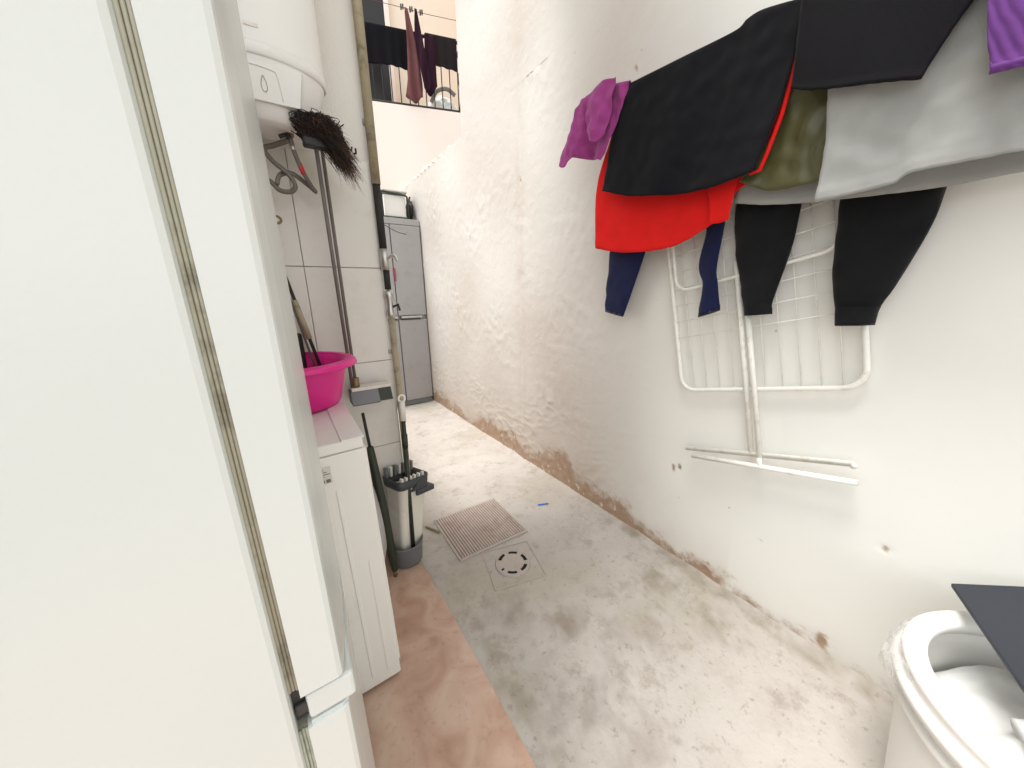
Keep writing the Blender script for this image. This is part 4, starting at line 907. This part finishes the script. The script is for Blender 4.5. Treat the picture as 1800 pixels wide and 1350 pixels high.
# ---- laundry tub at the lower right
lt = thing('laundry_tub', 'round white plastic laundry tub by the wall at the lower right', 'tub', (1.083, -0.235, 0.0))
latheo('shell', [(0, 0.004), (0.20, 0.004), (0.216, 0.012), (0.224, 0.05), (0.242, 0.25), (0.250, 0.36), (0.253, 0.402), (0.246, 0.402), (0.243, 0.36), (0.235, 0.25), (0.216, 0.05), (0, 0.02)], 0, 0, M_WHITEPL, lt, 96)
latheo('rim', [(0.246, 0.398), (0.258, 0.396), (0.266, 0.388), (0.270, 0.390), (0.271, 0.404), (0.264, 0.412), (0.258, 0.416), (0.261, 0.430), (0.263, 0.440), (0.257, 0.448), (0.242, 0.449), (0.226, 0.442), (0.223, 0.430), (0.236, 0.402), (0.246, 0.398)], 0, 0, M_WHITEPL, lt, 96)
latheo('step_ring', [(0.245, 0.335), (0.257, 0.338), (0.260, 0.352), (0.255, 0.362), (0.245, 0.362)], 0, 0, M_WHITEPL, lt, 96)
film = thing('plastic_film', 'crumpled clear plastic film caught on the rim of the laundry tub', 'film', (1.083, -0.235, 0.0))
V = []; Fc = []; nu, nv = 60, 22
for j in range(nv):
    for i in range(nu):
        a = math.radians(62+62*i/(nu-1)); v = j/(nv-1); e = math.sin(PI*i/(nu-1))**0.5
        cr_ = 0.010*nz(a*8, v*3, 3)+0.006*nz(a*21, v*7, 6)+0.003*nz(a*50, v*16, 8)
        r = 0.236+0.044*e*math.sin(PI*(v*0.62))+cr_*v
        z = 0.4525-0.105*e*v*v+0.5*cr_
        V.append((r*math.cos(a), r*math.sin(a), z))
Fc = [(j*nu+i, j*nu+i+1, (j+1)*nu+i+1, (j+1)*nu+i) for j in range(nv-1) for i in range(nu-1)]
me = bpy.data.meshes.new('sheet'); me.from_pydata(V, [], Fc)
M_FILM = mat('clear_film', (0.92, 0.92, 0.90), 0.2, 0.01, 5)
M_FILM.node_tree.nodes['Principled BSDF'].inputs['Alpha'].default_value = 0.30
link('sheet', me, M_FILM, film, True)
# white laundry
wl = thing('white_laundry', 'heap of white towels lying in the laundry tub', 'laundry', (1.083, -0.235, 0.0))
def heap(name, mt, r, fn, n=44):
    V = [(0, 0, fn(0, 0))]; Fc = []
    for j in range(1, n//2+1):
        for k in range(n):
            a = 2*PI*k/n; q = r*j/(n//2); x, y = q*math.cos(a), q*math.sin(a); V.append((x, y, fn(x, y)))
    for k in range(n): Fc.append((0, 1+k, 1+(k+1) % n))
    for j in range(n//2-1):
        for k in range(n):
            a = 1+j*n; Fc.append((a+k, a+n+k, a+n+(k+1) % n, a+(k+1) % n))
    me = bpy.data.meshes.new(name); me.from_pydata(V, [], Fc); me.update()
    return link(name, me, mt, wl, True)
def hz(x, y):
    q = math.hypot(x, y)/0.226
    f = 1-abs(math.sin((x*0.8-y*0.6)*19+2.6*nz(x*7, y*7, 2)))
    return 0.345+0.055*(1-q*q)+0.060*f**1.5*(1-0.6*q)+0.03*nz(x*10, y*10, 7)+0.012*abs(nz(x*24, y*24, 3))-0.05*q**6
heap('towel', M_WHITEC, 0.226, hz, 64)
pc = catmull([(-0.10, 0.10, 0.415), (-0.06, 0.02, 0.445), (-0.02, -0.06, 0.44), (0.0, -0.14, 0.41)], 8)
tubeo('towel_roll', pc, [0.030+0.010*math.sin(PI*k/24) for k in range(25)], M_WHITEC, wl, 14)
tl_ = thing('teal_cloth', 'dark teal cloth lying on the white towels in the tub', 'cloth', (0.895, -0.195, 0.402))
bm = bmesh.new(); bmesh.ops.create_icosphere(bm, subdivisions=4, radius=1)
for v in bm.verts:
    k = 1+0.3*nz(v.co.x*2, v.co.y*2, v.co.z*2+3); v.co = Vector((v.co.x*0.035*k, v.co.y*0.05*k, v.co.z*0.022*k))
obj('fold', bm, M_TEAL, tl_, True)
# dark flat board lying over the tub
bd = thing('dark_board', 'thin dark navy board lying across the laundry tub', 'board', (1.262, -0.011, 0.500))
ac = Vector((-0.923, -0.384, 0.0)).normalized(); ab = Vector((0.364, -0.837, 0.41)); ab = (ab-ac*ab.dot(ac)).normalized(); nn = ac.cross(ab)
if nn.z < 0: nn = -nn
bm = bx(bmesh.new(), 0, 0.42, 0, 0.205, -0.012, 0.0, 0.003, 2)
for v in bm.verts: v.co = ac*v.co.x+ab*v.co.y+nn*v.co.z
obj('panel', bm, M_NAVYBOARD, bd)
bm = bx(bmesh.new(), 0.004, 0.416, -0.0012, 0.008, -0.0085, -0.0035, 0.0008, 1)
for v in bm.verts: v.co = ac*v.co.x+ab*v.co.y+nn*v.co.z
obj('edge_strip', bm, M_DKGREY, bd)
